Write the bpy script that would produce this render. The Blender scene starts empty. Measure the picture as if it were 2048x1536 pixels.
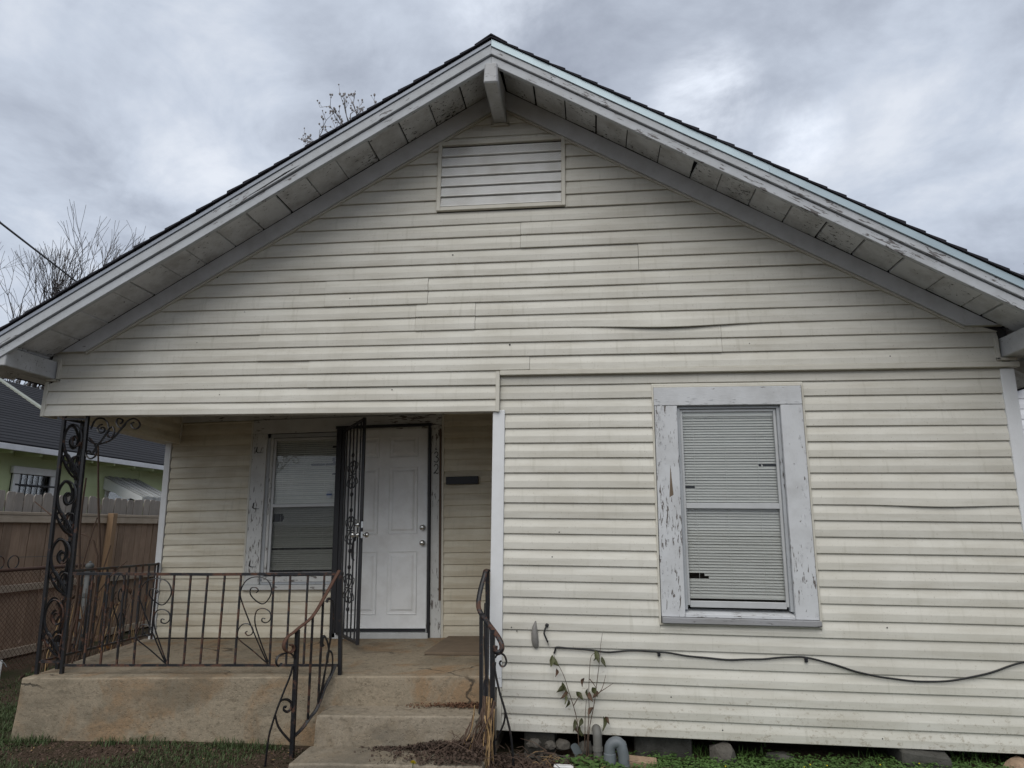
import bpy, bmesh, math, random
from mathutils import Vector, Matrix, noise as mnoise
random.seed(7)
R = random.Random(11)
sc = bpy.context.scene
COL = sc.collection
rad = math.radians

# ------------------------------------------------------------------ camera
cam_d = bpy.data.cameras.new('camera')
cam_d.sensor_width = 36.0
cam_d.lens = 23.727
cam_d.clip_start = 0.05
cam_d.clip_end = 3000
cam = bpy.data.objects.new('camera', cam_d)
COL.objects.link(cam)
rx = Vector((0.99301, 0.117629, 0.009487)); up = Vector((0.015131, -0.206639, 0.9783)); fw = Vector((-0.117036, 0.971321, 0.206975))
m = Matrix((rx, up, -fw)).transposed().to_4x4()
m.translation = Vector((0.0, -5.1923, 1.7062))
cam.matrix_world = m
sc.camera = cam

# ------------------------------------------------------------------ world: overcast sky
SUN_EL, SUN_AZ = 48.0, 192.0       # soft light from behind the photographer, a little to the left
w = bpy.data.worlds.new('World'); sc.world = w; w.use_nodes = True
nt = w.node_tree; N = nt.nodes; L = nt.links
N.clear()
out = N.new('ShaderNodeOutputWorld'); bg = N.new('ShaderNodeBackground'); bg.inputs['Strength'].default_value = 0.1
sky = N.new('ShaderNodeTexSky'); sky.sky_type = 'NISHITA'; sky.sun_disc = False
sky.sun_elevation = rad(SUN_EL); sky.sun_rotation = rad(SUN_AZ); sky.air_density = 1.0; sky.dust_density = 2.0
tc = N.new('ShaderNodeTexCoord')
sep = N.new('ShaderNodeSeparateXYZ'); L.new(tc.outputs['Generated'], sep.inputs[0])
def wmath(op, a, b=None):
    n = N.new('ShaderNodeMath'); n.operation = op
    for i, v in enumerate((a, b)):
        if v is None: continue
        if isinstance(v, (int, float)): n.inputs[i].default_value = v
        else: L.new(v, n.inputs[i])
    return n.outputs[0]
zz = wmath('ADD', wmath('MAXIMUM', sep.outputs[2], 0.0), 0.30)
cmb = N.new('ShaderNodeCombineXYZ')
L.new(wmath('DIVIDE', sep.outputs[0], zz), cmb.inputs[0]); L.new(wmath('DIVIDE', sep.outputs[1], zz), cmb.inputs[1])
mp = N.new('ShaderNodeMapping'); mp.inputs['Location'].default_value = (2.35, 0.55, 0.0); L.new(cmb.outputs[0], mp.inputs['Vector'])
def wnoise(scale, det, rough, dist=0.0):
    n = N.new('ShaderNodeTexNoise'); n.inputs['Scale'].default_value = scale; n.inputs['Detail'].default_value = det
    n.inputs['Roughness'].default_value = rough; n.inputs['Distortion'].default_value = dist
    L.new(mp.outputs[0], n.inputs['Vector']); return n.outputs['Fac']
def wramp(fac, stops):
    n = N.new('ShaderNodeValToRGB'); e = n.color_ramp.elements
    while len(e) < len(stops): e.new(0.5)
    for i, (p_, c_) in enumerate(stops): e[i].position = p_; e[i].color = (*c_, 1)
    L.new(fac, n.inputs[0]); return n.outputs[0]
GAP1, GAP2, GAP3, GAP4 = (0.154, 0.817, 0.556), (0.272, 0.823, 0.498), (-0.104, 0.745, 0.659), (-0.42, 0.814, 0.401)
big = wnoise(1.25, 6.0, 0.60, 0.5)
mid = wnoise(4.2, 7.0, 0.62, 0.3)
dens = wmath('ADD', wmath('MULTIPLY', big, 0.60), wmath('MULTIPLY', mid, 0.40))
cl = wramp(dens, [(0.36, (3.4, 3.75, 4.5)), (0.45, (4.5, 4.95, 5.8)), (0.53, (5.6, 6.15, 7.1)), (0.64, (7.4, 7.8, 8.5))])
# thin places where the veiled sky shines through brighter
def gap(dx, dy, dz, r0, r1, amp):
    vm = N.new('ShaderNodeVectorMath'); vm.operation = 'DOT_PRODUCT'; L.new(tc.outputs['Generated'], vm.inputs[0]); vm.inputs[1].default_value = (dx, dy, dz)
    mr = N.new('ShaderNodeMapRange'); mr.interpolation_type = 'SMOOTHSTEP'; mr.inputs['From Min'].default_value = math.cos(rad(r1)); mr.inputs['From Max'].default_value = math.cos(rad(r0))
    L.new(vm.outputs['Value'], mr.inputs['Value'])
    return wmath('MULTIPLY', wmath('MULTIPLY', mr.outputs[0], wmath('MINIMUM', wmath('MAXIMUM', wmath('MULTIPLY', wmath('SUBTRACT', dens, 0.42), 9.0), 0.0), 1.6)), amp)
gl_ = wmath('ADD', wmath('ADD', gap(*GAP1, 0.0, 4.8, 2.9), gap(*GAP2, 0.0, 4.0, 2.0)), wmath('ADD', gap(*GAP3, 0.5, 6.0, 1.6), gap(*GAP4, 2.0, 16.0, 0.25)))
gcol = N.new('ShaderNodeCombineXYZ')
for i in range(3): L.new(gl_, gcol.inputs[i])
addm = N.new('ShaderNodeMix'); addm.data_type = 'RGBA'; addm.blend_type = 'ADD'; addm.inputs[0].default_value = 1.0
L.new(cl, addm.inputs[6]); L.new(gcol.outputs[0], addm.inputs[7])
mixc = N.new('ShaderNodeMix'); mixc.data_type = 'RGBA'; mixc.inputs[0].default_value = 0.90
L.new(sky.outputs[0], mixc.inputs[6]); L.new(addm.outputs[2], mixc.inputs[7])
L.new(mixc.outputs[2], bg.inputs['Color']); L.new(bg.outputs[0], out.inputs['Surface'])

sun_d = bpy.data.lights.new('sun', 'SUN'); sun_d.energy = 1.5; sun_d.angle = rad(60); sun_d.color = (1.0, 0.955, 0.87)
sun = bpy.data.objects.new('sun', sun_d); COL.objects.link(sun)
_az = rad(SUN_AZ)
sdir = Vector((math.sin(_az) * math.cos(rad(SUN_EL)), math.cos(_az) * math.cos(rad(SUN_EL)), math.sin(rad(SUN_EL))))
sun.rotation_euler = sdir.to_track_quat('Z', 'Y').to_euler()
sun.location = (0, -20, 30)

sc.view_settings.view_transform = 'Standard'; sc.view_settings.look = 'None'
sc.view_settings.exposure = 0.15; sc.view_settings.gamma = 1.0; sc.view_settings.use_curve_mapping = False
sc.render.engine = 'CYCLES'
sc.cycles.max_bounces = 8; sc.cycles.transparent_max_bounces = 12

# ------------------------------------------------------------------ materials
class NT:
    def __init__(s, name):
        s.m = bpy.data.materials.new(name); s.m.use_nodes = True
        s.t = s.m.node_tree; s.N = s.t.nodes; s.L = s.t.links
        s.b = s.N['Principled BSDF']; s.o = s.N['Material Output']
        s.tc = s.N.new('ShaderNodeTexCoord'); s.oi = s.N.new('ShaderNodeObjectInfo')
        s.co = s.tc.outputs['Object']
    def link(s, a, b): s.L.new(a, b)
    def val(s, v, sock):
        if isinstance(v, (int, float)): sock.default_value = v
        elif isinstance(v, tuple): sock.default_value = (*v, 1.0) if len(v) == 3 else v
        else: s.L.new(v, sock)
    def math(s, op, a, b=0.0, c=None):
        n = s.N.new('ShaderNodeMath'); n.operation = op; s.val(a, n.inputs[0]); s.val(b, n.inputs[1])
        if c is not None: s.val(c, n.inputs[2])
        return n.outputs[0]
    def map(s, scale=(1, 1, 1), rnd=0.0, rot=0.0):
        src = s.co
        if rot:
            r0 = s.N.new('ShaderNodeMapping'); r0.inputs['Rotation'].default_value = (0, rot, 0); s.L.new(src, r0.inputs['Vector']); src = r0.outputs[0]
        n = s.N.new('ShaderNodeMapping'); n.inputs['Scale'].default_value = scale; s.L.new(src, n.inputs['Vector'])
        if rnd:
            c = s.N.new('ShaderNodeCombineXYZ'); v = s.math('MULTIPLY', s.oi.outputs['Random'], rnd)
            for i in range(3): s.L.new(v, c.inputs[i])
            s.L.new(c.outputs[0], n.inputs['Location'])
        return n.outputs[0]
    def noise(s, scale, det=4.0, rough=0.55, vec=None, dist=0.0):
        n = s.N.new('ShaderNodeTexNoise'); n.inputs['Scale'].default_value = scale; n.inputs['Detail'].default_value = det
        n.inputs['Roughness'].default_value = rough; n.inputs['Distortion'].default_value = dist
        s.L.new(vec if vec is not None else s.co, n.inputs['Vector']); return n.outputs['Fac']
    def voro(s, scale, vec=None, feature='F1'):
        n = s.N.new('ShaderNodeTexVoronoi'); n.inputs['Scale'].default_value = scale; n.feature = feature
        s.L.new(vec if vec is not None else s.co, n.inputs['Vector']); return n.outputs['Distance']
    def ramp(s, fac, p0, p1, c0=(0, 0, 0), c1=(1, 1, 1)):
        n = s.N.new('ShaderNodeValToRGB'); e = n.color_ramp.elements
        e[0].position = p0; e[1].position = p1; e[0].color = (*c0, 1); e[1].color = (*c1, 1); s.L.new(fac, n.inputs[0]); return n.outputs[0]
    def mix(s, fac, a, b, mode='MIX'):
        n = s.N.new('ShaderNodeMix'); n.data_type = 'RGBA'; n.blend_type = mode
        s.val(fac, n.inputs[0]); s.val(a, n.inputs[6]); s.val(b, n.inputs[7]); return n.outputs[2]
    def vary(s, col, amt):
        n = s.N.new('ShaderNodeHueSaturation')
        s.L.new(s.math('MULTIPLY_ADD', s.oi.outputs['Random'], amt, 1.0 - amt / 2), n.inputs['Value']); s.val(col, n.inputs['Color']); return n.outputs[0]
    def bump(s, h, strength=0.3, dist=0.01):
        n = s.N.new('ShaderNodeBump'); n.inputs['Strength'].default_value = strength; n.inputs['Distance'].default_value = dist
        s.L.new(h, n.inputs['Height']); s.L.new(n.outputs[0], s.b.inputs['Normal'])
    def fin(s, col, rough=0.6, metal=0.0, spec=None):
        s.val(col, s.b.inputs['Base Color']); s.val(rough, s.b.inputs['Roughness']); s.val(metal, s.b.inputs['Metallic'])
        if spec is not None: s.b.inputs['Specular IOR Level'].default_value = spec
        return s.m

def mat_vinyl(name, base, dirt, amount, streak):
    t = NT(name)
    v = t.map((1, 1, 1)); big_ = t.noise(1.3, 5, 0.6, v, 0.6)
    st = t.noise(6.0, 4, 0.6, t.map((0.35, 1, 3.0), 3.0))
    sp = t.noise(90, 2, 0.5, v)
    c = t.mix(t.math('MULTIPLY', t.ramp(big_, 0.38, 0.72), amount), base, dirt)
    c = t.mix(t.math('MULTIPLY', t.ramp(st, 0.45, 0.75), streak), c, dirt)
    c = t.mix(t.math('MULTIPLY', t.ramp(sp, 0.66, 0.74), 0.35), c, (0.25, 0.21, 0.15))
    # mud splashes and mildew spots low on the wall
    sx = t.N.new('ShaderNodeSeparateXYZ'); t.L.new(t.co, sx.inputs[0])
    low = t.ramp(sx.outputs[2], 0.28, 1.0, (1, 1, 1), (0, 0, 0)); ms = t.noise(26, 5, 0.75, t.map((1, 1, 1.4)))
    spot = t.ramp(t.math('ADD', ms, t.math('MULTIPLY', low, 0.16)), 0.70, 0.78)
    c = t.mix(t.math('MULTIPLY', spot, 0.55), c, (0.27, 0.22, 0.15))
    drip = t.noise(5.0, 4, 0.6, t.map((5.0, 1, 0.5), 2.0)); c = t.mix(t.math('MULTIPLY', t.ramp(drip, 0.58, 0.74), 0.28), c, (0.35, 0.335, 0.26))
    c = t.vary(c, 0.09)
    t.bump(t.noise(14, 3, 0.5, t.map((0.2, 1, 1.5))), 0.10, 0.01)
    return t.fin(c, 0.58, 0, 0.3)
M = {}
M['vinyl'] = mat_vinyl('cream_vinyl', (0.672, 0.654, 0.588), (0.42, 0.39, 0.315), 0.40, 0.42)
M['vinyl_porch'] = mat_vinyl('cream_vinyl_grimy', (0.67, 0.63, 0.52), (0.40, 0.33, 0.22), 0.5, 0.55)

def mat_paint(name, base, wood, peel, vert=True, dirt=(0.2, 0.19, 0.17), dirt_amt=0.3, rough=0.6, rot=0.0, freq=1.0):
    t = NT(name)
    sc_ = (24 * freq, 24 * freq, 4.5 * freq) if vert else (4.5 * freq, 24 * freq, 24 * freq)
    v = t.map(sc_, 9.0, rot)
    a = t.noise(2.2, 6, 0.65, v, 0.5); b = t.noise(1.6, 3, 0.5, t.map((1, 1, 1), 5.0))
    mask = t.ramp(t.math('ADD', a, t.math('MULTIPLY', b, 0.45)), 0.955 - peel, 0.975 - peel)
    d = t.noise(5, 5, 0.65, t.map((1, 1, 1), 4.0))
    c = t.mix(t.math('MULTIPLY', t.ramp(d, 0.42, 0.75), dirt_amt), base, dirt)
    c = t.mix(mask, c, wood)
    c = t.vary(c, 0.06)
    t.bump(t.math('SUBTRACT', t.noise(6, 4, 0.6, v), mask), 0.35, 0.004)
    return t.fin(c, rough)
WOOD = (0.07, 0.06, 0.055); WOOD2 = (0.135, 0.12, 0.11)
M['casing'] = mat_paint('weathered_blue_white_paint', (0.60, 0.612, 0.625), WOOD2, 0.10)
M['casing_h'] = mat_paint('weathered_blue_white_paint_horizontal', (0.60, 0.612, 0.625), WOOD2, 0.10, False)
M['sash'] = mat_paint('old_sash_paint', (0.42, 0.44, 0.46), WOOD, 0.07)
M['porch_casing'] = mat_paint('porch_casing_paint', (0.56, 0.565, 0.55), WOOD2, 0.12)
M['porch_casing_h'] = mat_paint('porch_casing_paint_horizontal', (0.56, 0.565, 0.55), WOOD2, 0.12, False)
M['rake_l'] = mat_paint('rake_paint_left', (0.45, 0.475, 0.50), (0.13, 0.12, 0.12), 0.09, False, dirt_amt=0.35, rot=rad(30.7))
M['rake_r'] = mat_paint('rake_paint_right', (0.48, 0.50, 0.525), (0.13, 0.12, 0.12), 0.135, False, dirt_amt=0.35, rot=rad(-30.7))
M['sill_wood'] = mat_paint('bare_weathered_sill', (0.30, 0.30, 0.31), (0.12, 0.11, 0.11), 0.10, False, dirt_amt=0.4)
M['frieze'] = mat_paint('grey_frieze_paint', (0.64, 0.65, 0.67), WOOD2, 0.0, False)
M['soffit'] = mat_paint('soffit_paint', (0.64, 0.65, 0.665), (0.03, 0.03, 0.03), 0.10, False, (0.16, 0.14, 0.12), 0.6)
M['beam'] = mat_paint('beam_paint', (0.50, 0.51, 0.525), (0.16, 0.15, 0.15), 0.10, False, dirt_amt=0.45)
M['trim_white'] = mat_paint('white_trim', (0.74, 0.75, 0.755), (0.4, 0.4, 0.4), -0.1, True, (0.45, 0.44, 0.42), 0.25, 0.45)
M['trim_cream'] = mat_paint('cream_trim', (0.60, 0.575, 0.50), (0.3, 0.28, 0.2), -0.1, True, (0.35, 0.31, 0.22), 0.3, 0.5)
M['door'] = mat_paint('door_paint', (0.80, 0.81, 0.81), (0.3, 0.3, 0.3), -0.2, True, (0.40, 0.38, 0.35), 0.3, 0.4)

def mat_iron(name, rust):
    t = NT(name)
    a = t.noise(9, 6, 0.7, t.map((1, 1, 1), 6.0)); b = t.noise(60, 3, 0.6)
    f = t.ramp(t.math('ADD', a, t.math('MULTIPLY', b, 0.25)), 0.72 - rust, 0.80 - rust)
    c = t.mix(f, (0.012, 0.012, 0.014), t.mix(b, (0.062, 0.027, 0.017), (0.115, 0.056, 0.034)))
    t.bump(b, 0.4, 0.003)
    return t.fin(c, t.math('MULTIPLY_ADD', f, 0.4, 0.42), 0.0, 0.5)
M['iron'] = mat_iron('black_iron', 0.02)
M['iron_rust'] = mat_iron('rusty_iron', 0.095)
M['iron_brown'] = mat_iron('brown_rusted_iron', 0.34)

def mat_concrete(name, base, stain, dark, amt):
    t = NT(name)
    a = t.noise(2.6, 5, 0.62, None, 0.6); b = t.noise(1.5, 5, 0.6, t.map((1, 1, 2.2)), 0.5); c_ = t.noise(45, 4, 0.7); d = t.noise(7, 6, 0.7, t.map((1, 1, 0.6)))
    c = t.mix(t.math('MULTIPLY', t.ramp(a, 0.47, 0.60), amt), base, stain)
    c = t.mix(t.math('MULTIPLY', t.ramp(b, 0.48, 0.62), 0.65), c, dark)
    c = t.mix(t.math('MULTIPLY', t.ramp(d, 0.55, 0.72), 0.45), c, (base[0] * 0.45, base[1] * 0.43, base[2] * 0.40))
    c = t.mix(t.math('MULTIPLY', t.ramp(c_, 0.3, 0.8), 0.6), c, (base[0] * 0.45, base[1] * 0.5, base[2] * 0.5))
    e_ = t.noise(20, 6, 0.75, t.map((1, 1, 1.6))); c = t.mix(t.math('MULTIPLY', t.ramp(e_, 0.53, 0.64), 0.62), c, (base[0] * 0.38, base[1] * 0.37, base[2] * 0.35))
    f_ = t.noise(150, 2, 0.5); c = t.mix(t.math('MULTIPLY', t.ramp(f_, 0.68, 0.72), 0.7), c, (0.03, 0.028, 0.025))
    ge = t.N.new('ShaderNodeNewGeometry'); wear = t.math('MULTIPLY', t.ramp(ge.outputs['Pointiness'], 0.515, 0.56), t.ramp(t.noise(9, 4, 0.6), 0.35, 0.6))
    c = t.mix(t.math('MULTIPLY', wear, 0.55), c, (base[0] * 1.35, base[1] * 1.38, base[2] * 1.42))
    vw = t.N.new('ShaderNodeVectorMath'); vw.operation = 'ADD'; t.L.new(t.co, vw.inputs[0])
    nv = t.N.new('ShaderNodeTexNoise'); nv.inputs['Scale'].default_value = 3.0; nv.inputs['Detail'].default_value = 5; sv = t.N.new('ShaderNodeVectorMath'); sv.operation = 'SCALE'; sv.inputs['Scale'].default_value = 0.35
    t.L.new(t.co, nv.inputs['Vector']); t.L.new(nv.outputs['Color'], sv.inputs[0]); t.L.new(sv.outputs[0], vw.inputs[1])
    ed = t.voro(0.9, vw.outputs[0], 'DISTANCE_TO_EDGE'); ck = t.math('MULTIPLY', t.ramp(ed, 0.0035, 0.008, (1, 1, 1), (0, 0, 0)), t.ramp(t.noise(1.3, 2, 0.5), 0.50, 0.56))
    c = t.mix(t.math('MULTIPLY', ck, 0.8), c, (0.04, 0.036, 0.03))
    pits = t.ramp(t.voro(38, None), 0.10, 0.22)
    t.bump(t.math('SUBTRACT', t.math('ADD', t.math('ADD', c_, t.math('MULTIPLY', d, 2.0)), t.math('MULTIPLY', pits, 0.6)), ck), 0.55, 0.010)
    return t.fin(c, 0.9, 0, 0.2)
M['conc'] = mat_concrete('stained_concrete', (0.325, 0.268, 0.195), (0.31, 0.195, 0.105), (0.16, 0.135, 0.10), 0.8)
M['conc_step'] = mat_concrete('step_concrete', (0.33, 0.278, 0.212), (0.25, 0.195, 0.13), (0.15, 0.132, 0.108), 0.65)
M['conc_grey'] = mat_concrete('grey_block_concrete', (0.085, 0.08, 0.07), (0.07, 0.06, 0.045), (0.04, 0.04, 0.035), 0.5)
M['rock'] = mat_concrete('rock', (0.105, 0.094, 0.08), (0.075, 0.056, 0.04), (0.12, 0.12, 0.11), 0.5)
M['tan_stone'] = mat_concrete('tan_stone', (0.36, 0.25, 0.17), (0.3, 0.2, 0.13), (0.2, 0.15, 0.11), 0.5)

def mat_simple(name, col, rough=0.6, metal=0.0, nscale=20, namt=0.25, vary=0.1, spec=None, bump=0.1):
    t = NT(name)
    n = t.noise(nscale, 5, 0.6, t.map((1, 1, 1), 5.0))
    c = t.mix(t.math('MULTIPLY', t.ramp(n, 0.35, 0.75), namt), col, tuple(x * 0.45 for x in col))
    c = t.vary(c, vary); t.bump(n, bump, 0.006)
    return t.fin(c, rough, metal, spec)
M['shingle'] = mat_simple('dark_shingle', (0.035, 0.035, 0.042), 0.95, 0, 60, 0.5, 0.3, 0.15, 0.5)
M['shingle_n'] = mat_simple('slate_grey_shingle', (0.040, 0.041, 0.046), 0.95, 0, 30, 0.5, 0.25, 0.15, 0.5)
M['drip_blue'] = mat_simple('pale_blue_metal', (0.42, 0.52, 0.57), 0.4, 0.25, 3, 0.25, 0.1)
M['drip_grey'] = mat_simple('grey_metal', (0.30, 0.33, 0.38), 0.5, 0.2, 4, 0.3, 0.1)
M['alu'] = mat_simple('aluminium_frame', (0.52, 0.53, 0.53), 0.45, 0.2, 10, 0.2, 0.05)
M['slat'] = mat_simple('blind_slat', (0.82, 0.81, 0.78), 0.5, 0, 6, 0.15, 0.12)
M['slat_cream'] = mat_simple('cream_blind_slat', (0.78, 0.77, 0.70), 0.5, 0, 6, 0.15, 0.10)
M['green'] = mat_simple('lime_green_paint', (0.54, 0.61, 0.34), 0.7, 0, 1.2, 0.25, 0.04)
M['black'] = mat_simple('black_paint', (0.010, 0.010, 0.013), 0.5, 0, 20, 0.2, 0.0)
M['flash'] = mat_simple('lichen_grey_flashing', (0.36, 0.38, 0.33), 0.8, 0, 6, 0.5, 0.0)
M['crack'] = mat_simple('dark_crack', (0.012, 0.011, 0.011), 1.0, 0, 20, 0.2, 0.0, 0.0)
M['steel'] = mat_simple('brushed_steel', (0.62, 0.62, 0.60), 0.25, 0.95, 30, 0.15, 0.0)
M['pvc'] = mat_simple('grey_pvc', (0.15, 0.168, 0.18), 0.5, 0, 12, 0.3, 0.05)
M['pvc_old'] = mat_simple('dirty_grey_pvc', (0.17, 0.165, 0.15), 0.7, 0, 12, 0.5, 0.05)
M['galv'] = mat_simple('galvanised_steel', (0.10, 0.105, 0.105), 0.7, 0.2, 14, 0.4, 0.05)
M['cable'] = mat_simple('black_cable', (0.012, 0.012, 0.013), 0.55, 0, 10, 0.1, 0.0)
M['white'] = mat_simple('white_plastic', (0.75, 0.75, 0.74), 0.5, 0, 15, 0.2, 0.0)
M['bark'] = mat_simple('grey_bark', (0.085, 0.075, 0.072), 0.9, 0, 30, 0.4, 0.1)
M['bark_pale'] = mat_simple('pale_twig_bark', (0.30, 0.28, 0.275), 0.9, 0, 30, 0.4, 0.1)
M['stalk'] = mat_simple('tan_dead_stalk', (0.36, 0.235, 0.11), 0.8, 0, 30, 0.4, 0.35)
M['stalk_dark'] = mat_simple('brown_dead_stalk', (0.10, 0.062, 0.042), 0.85, 0, 30, 0.4, 0.35)
M['litter'] = mat_simple('dead_leaf_litter', (0.085, 0.054, 0.038), 0.9, 0, 9, 0.75, 0.5)
M['litter_red'] = mat_simple('reddish_dead_leaves', (0.14, 0.068, 0.036), 0.9, 0, 9, 0.7, 0.5)
M['grass'] = mat_simple('grass_blade', (0.060, 0.092, 0.028), 0.7, 0, 4, 0.6, 0.1)
M['clover'] = mat_simple('clover_leaf', (0.085, 0.165, 0.036), 0.65, 0, 5, 0.6, 0.1)
M['leaf'] = mat_simple('dull_green_leaf', (0.070, 0.075, 0.026), 0.6, 0, 25, 0.5, 0.4)
M['leaf_dry'] = mat_simple('dry_brown_leaf', (0.10, 0.055, 0.032), 0.75, 0, 25, 0.5, 0.4)
M['orange_leaf'] = mat_simple('orange_leaf', (0.42, 0.19, 0.06), 0.7, 0, 25, 0.4, 0.2)
M['yellow'] = mat_simple('yellow_petal', (0.80, 0.62, 0.02), 0.6, 0, 40, 0.3, 0.1)
M['mat_brown'] = mat_simple('brown_board', (0.185, 0.138, 0.095), 0.85, 0, 8, 0.5, 0.0)
M['white_wall'] = mat_simple('white_siding', (0.74, 0.75, 0.78), 0.6, 0, 3, 0.1, 0.03)
M['ground_dark'] = mat_simple('crawl_dirt', (0.045, 0.035, 0.026), 1.0, 0, 20, 0.5, 0.0)
M['grey_plastic'] = mat_simple('grey_flap', (0.22, 0.21, 0.195), 0.6, 0, 40, 0.4, 0.0)
M['sticker_w'] = mat_simple('sticker_white', (0.62, 0.66, 0.70), 0.5, 0, 60, 0.3, 0.0)
M['sticker_b'] = mat_simple('sticker_blue', (0.08, 0.14, 0.30), 0.5, 0, 60, 0.3, 0.0)
M['dark_room'] = mat_simple('dark_room', (0.05, 0.048, 0.045), 0.9, 0, 2, 0.2, 0.0)
M['awning'] = mat_simple('weathered_awning', (0.42, 0.42, 0.40), 0.6, 0, 3.0, 0.85, 0.45)

def mat_wood(name, a_, b_, z_axis=True):
    t = NT(name)
    v = t.map((16, 16, 1.2) if z_axis else (16, 1.2, 16), 12.0)
    g = t.noise(2.5, 6, 0.65, v, 1.2); k = t.noise(2.0, 4, 0.6, t.map((1, 1, 1), 7.0))
    c = t.mix(t.ramp(g, 0.3, 0.7), a_, b_)
    c = t.mix(t.math('MULTIPLY', t.ramp(k, 0.45, 0.7), 0.45), c, tuple(x * 0.55 for x in a_))
    kn = t.voro(2.1, t.map((3.5, 3.5, 0.9), 11.0)); c = t.mix(t.math('MULTIPLY', t.ramp(kn, 0.05, 0.10, (1, 1, 1), (0, 0, 0)), 0.8), c, (0.03, 0.02, 0.015))
    c = t.vary(c, 0.28); t.bump(g, 0.4, 0.004)
    return t.fin(c, 0.85)
M['fence'] = mat_wood('brown_fence_board', (0.225, 0.148, 0.098), (0.32, 0.23, 0.165))
M['fence_y'] = mat_wood('brown_fence_rail', (0.31, 0.25, 0.185), (0.40, 0.335, 0.265), False)
M['fence_grey'] = mat_wood('grey_fence_picket', (0.225, 0.20, 0.175), (0.31, 0.28, 0.25))
M['fence_tan'] = mat_wood('tan_fence_post', (0.22, 0.14, 0.078), (0.29, 0.19, 0.11))

t = NT('glass'); g1 = t.N.new('ShaderNodeBsdfTransparent'); g1.inputs[0].default_value = (0.96, 0.97, 0.965, 1)
g2 = t.N.new('ShaderNodeBsdfGlossy'); g2.inputs['Roughness'].default_value = 0.03; g2.inputs[0].default_value = (0.9, 0.9, 0.9, 1)
fr = t.N.new('ShaderNodeFresnel'); fr.inputs['IOR'].default_value = 1.5
mx = t.N.new('ShaderNodeMixShader'); t.L.new(t.math('MULTIPLY_ADD', fr.outputs[0], 0.8, 0.0), mx.inputs[0]); t.L.new(g1.outputs[0], mx.inputs[1]); t.L.new(g2.outputs[0], mx.inputs[2]); t.L.new(mx.outputs[0], t.o.inputs['Surface'])
M['glass'] = t.m
t = NT('insect_screen'); g1 = t.N.new('ShaderNodeBsdfTransparent'); g2 = t.N.new('ShaderNodeBsdfDiffuse'); g2.inputs[0].default_value = (0.05, 0.052, 0.055, 1)
mx = t.N.new('ShaderNodeMixShader'); mx.inputs[0].default_value = 0.42; t.L.new(g1.outputs[0], mx.inputs[1]); t.L.new(g2.outputs[0], mx.inputs[2]); t.L.new(mx.outputs[0], t.o.inputs['Surface'])
M['screen'] = t.m
# perforated vent louver: rows of small dark holes
t = NT('perforated_vinyl'); s_ = t.N.new('ShaderNodeSeparateXYZ'); t.L.new(t.co, s_.inputs[0])
P_ = 0.0115
row = t.math('FLOOR', t.math('DIVIDE', s_.outputs[2], P_ * 0.8))
xo = t.math('ADD', t.math('DIVIDE', s_.outputs[0], P_), t.math('MULTIPLY', t.math('MODULO', row, 2.0), 0.5))
fx = t.math('SUBTRACT', t.math('FRACT', xo), 0.5); fz = t.math('SUBTRACT', t.math('FRACT', t.math('DIVIDE', s_.outputs[2], P_ * 0.8)), 0.5)
dd = t.math('ADD', t.math('MULTIPLY', fx, fx), t.math('MULTIPLY', fz, fz))
inb = t.math('MULTIPLY', t.math('GREATER_THAN', s_.outputs[2], 0.006), t.math('LESS_THAN', s_.outputs[2], 0.072))
hole = t.math('MULTIPLY', t.math('LESS_THAN', dd, 0.06), inb)
c = t.mix(t.math('MULTIPLY', t.ramp(t.noise(4, 4, 0.6, t.map((1, 1, 1), 4.0)), 0.4, 0.75), 0.5), (0.74, 0.74, 0.72), (0.42, 0.39, 0.33))
M['perf'] = t.fin(t.mix(hole, c, (0.05, 0.05, 0.05)), 0.5)
# ground
t = NT('lawn_soil'); a = t.noise(1.6, 5, 0.6); b = t.noise(14, 5, 0.7); c_ = t.noise(70, 3, 0.7)
c = t.mix(t.ramp(a, 0.46, 0.62), (0.080, 0.056, 0.040), (0.042, 0.045, 0.022))
c = t.mix(t.math('MULTIPLY', t.ramp(b, 0.4, 0.75), 0.6), c, (0.045, 0.034, 0.026)); c = t.mix(t.math('MULTIPLY', t.ramp(c_, 0.62, 0.75), 0.4), c, (0.22, 0.18, 0.14))
t.bump(t.math('ADD', b, c_), 0.6, 0.03); M['ground'] = t.fin(c, 1.0, 0, 0.1)

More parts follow.
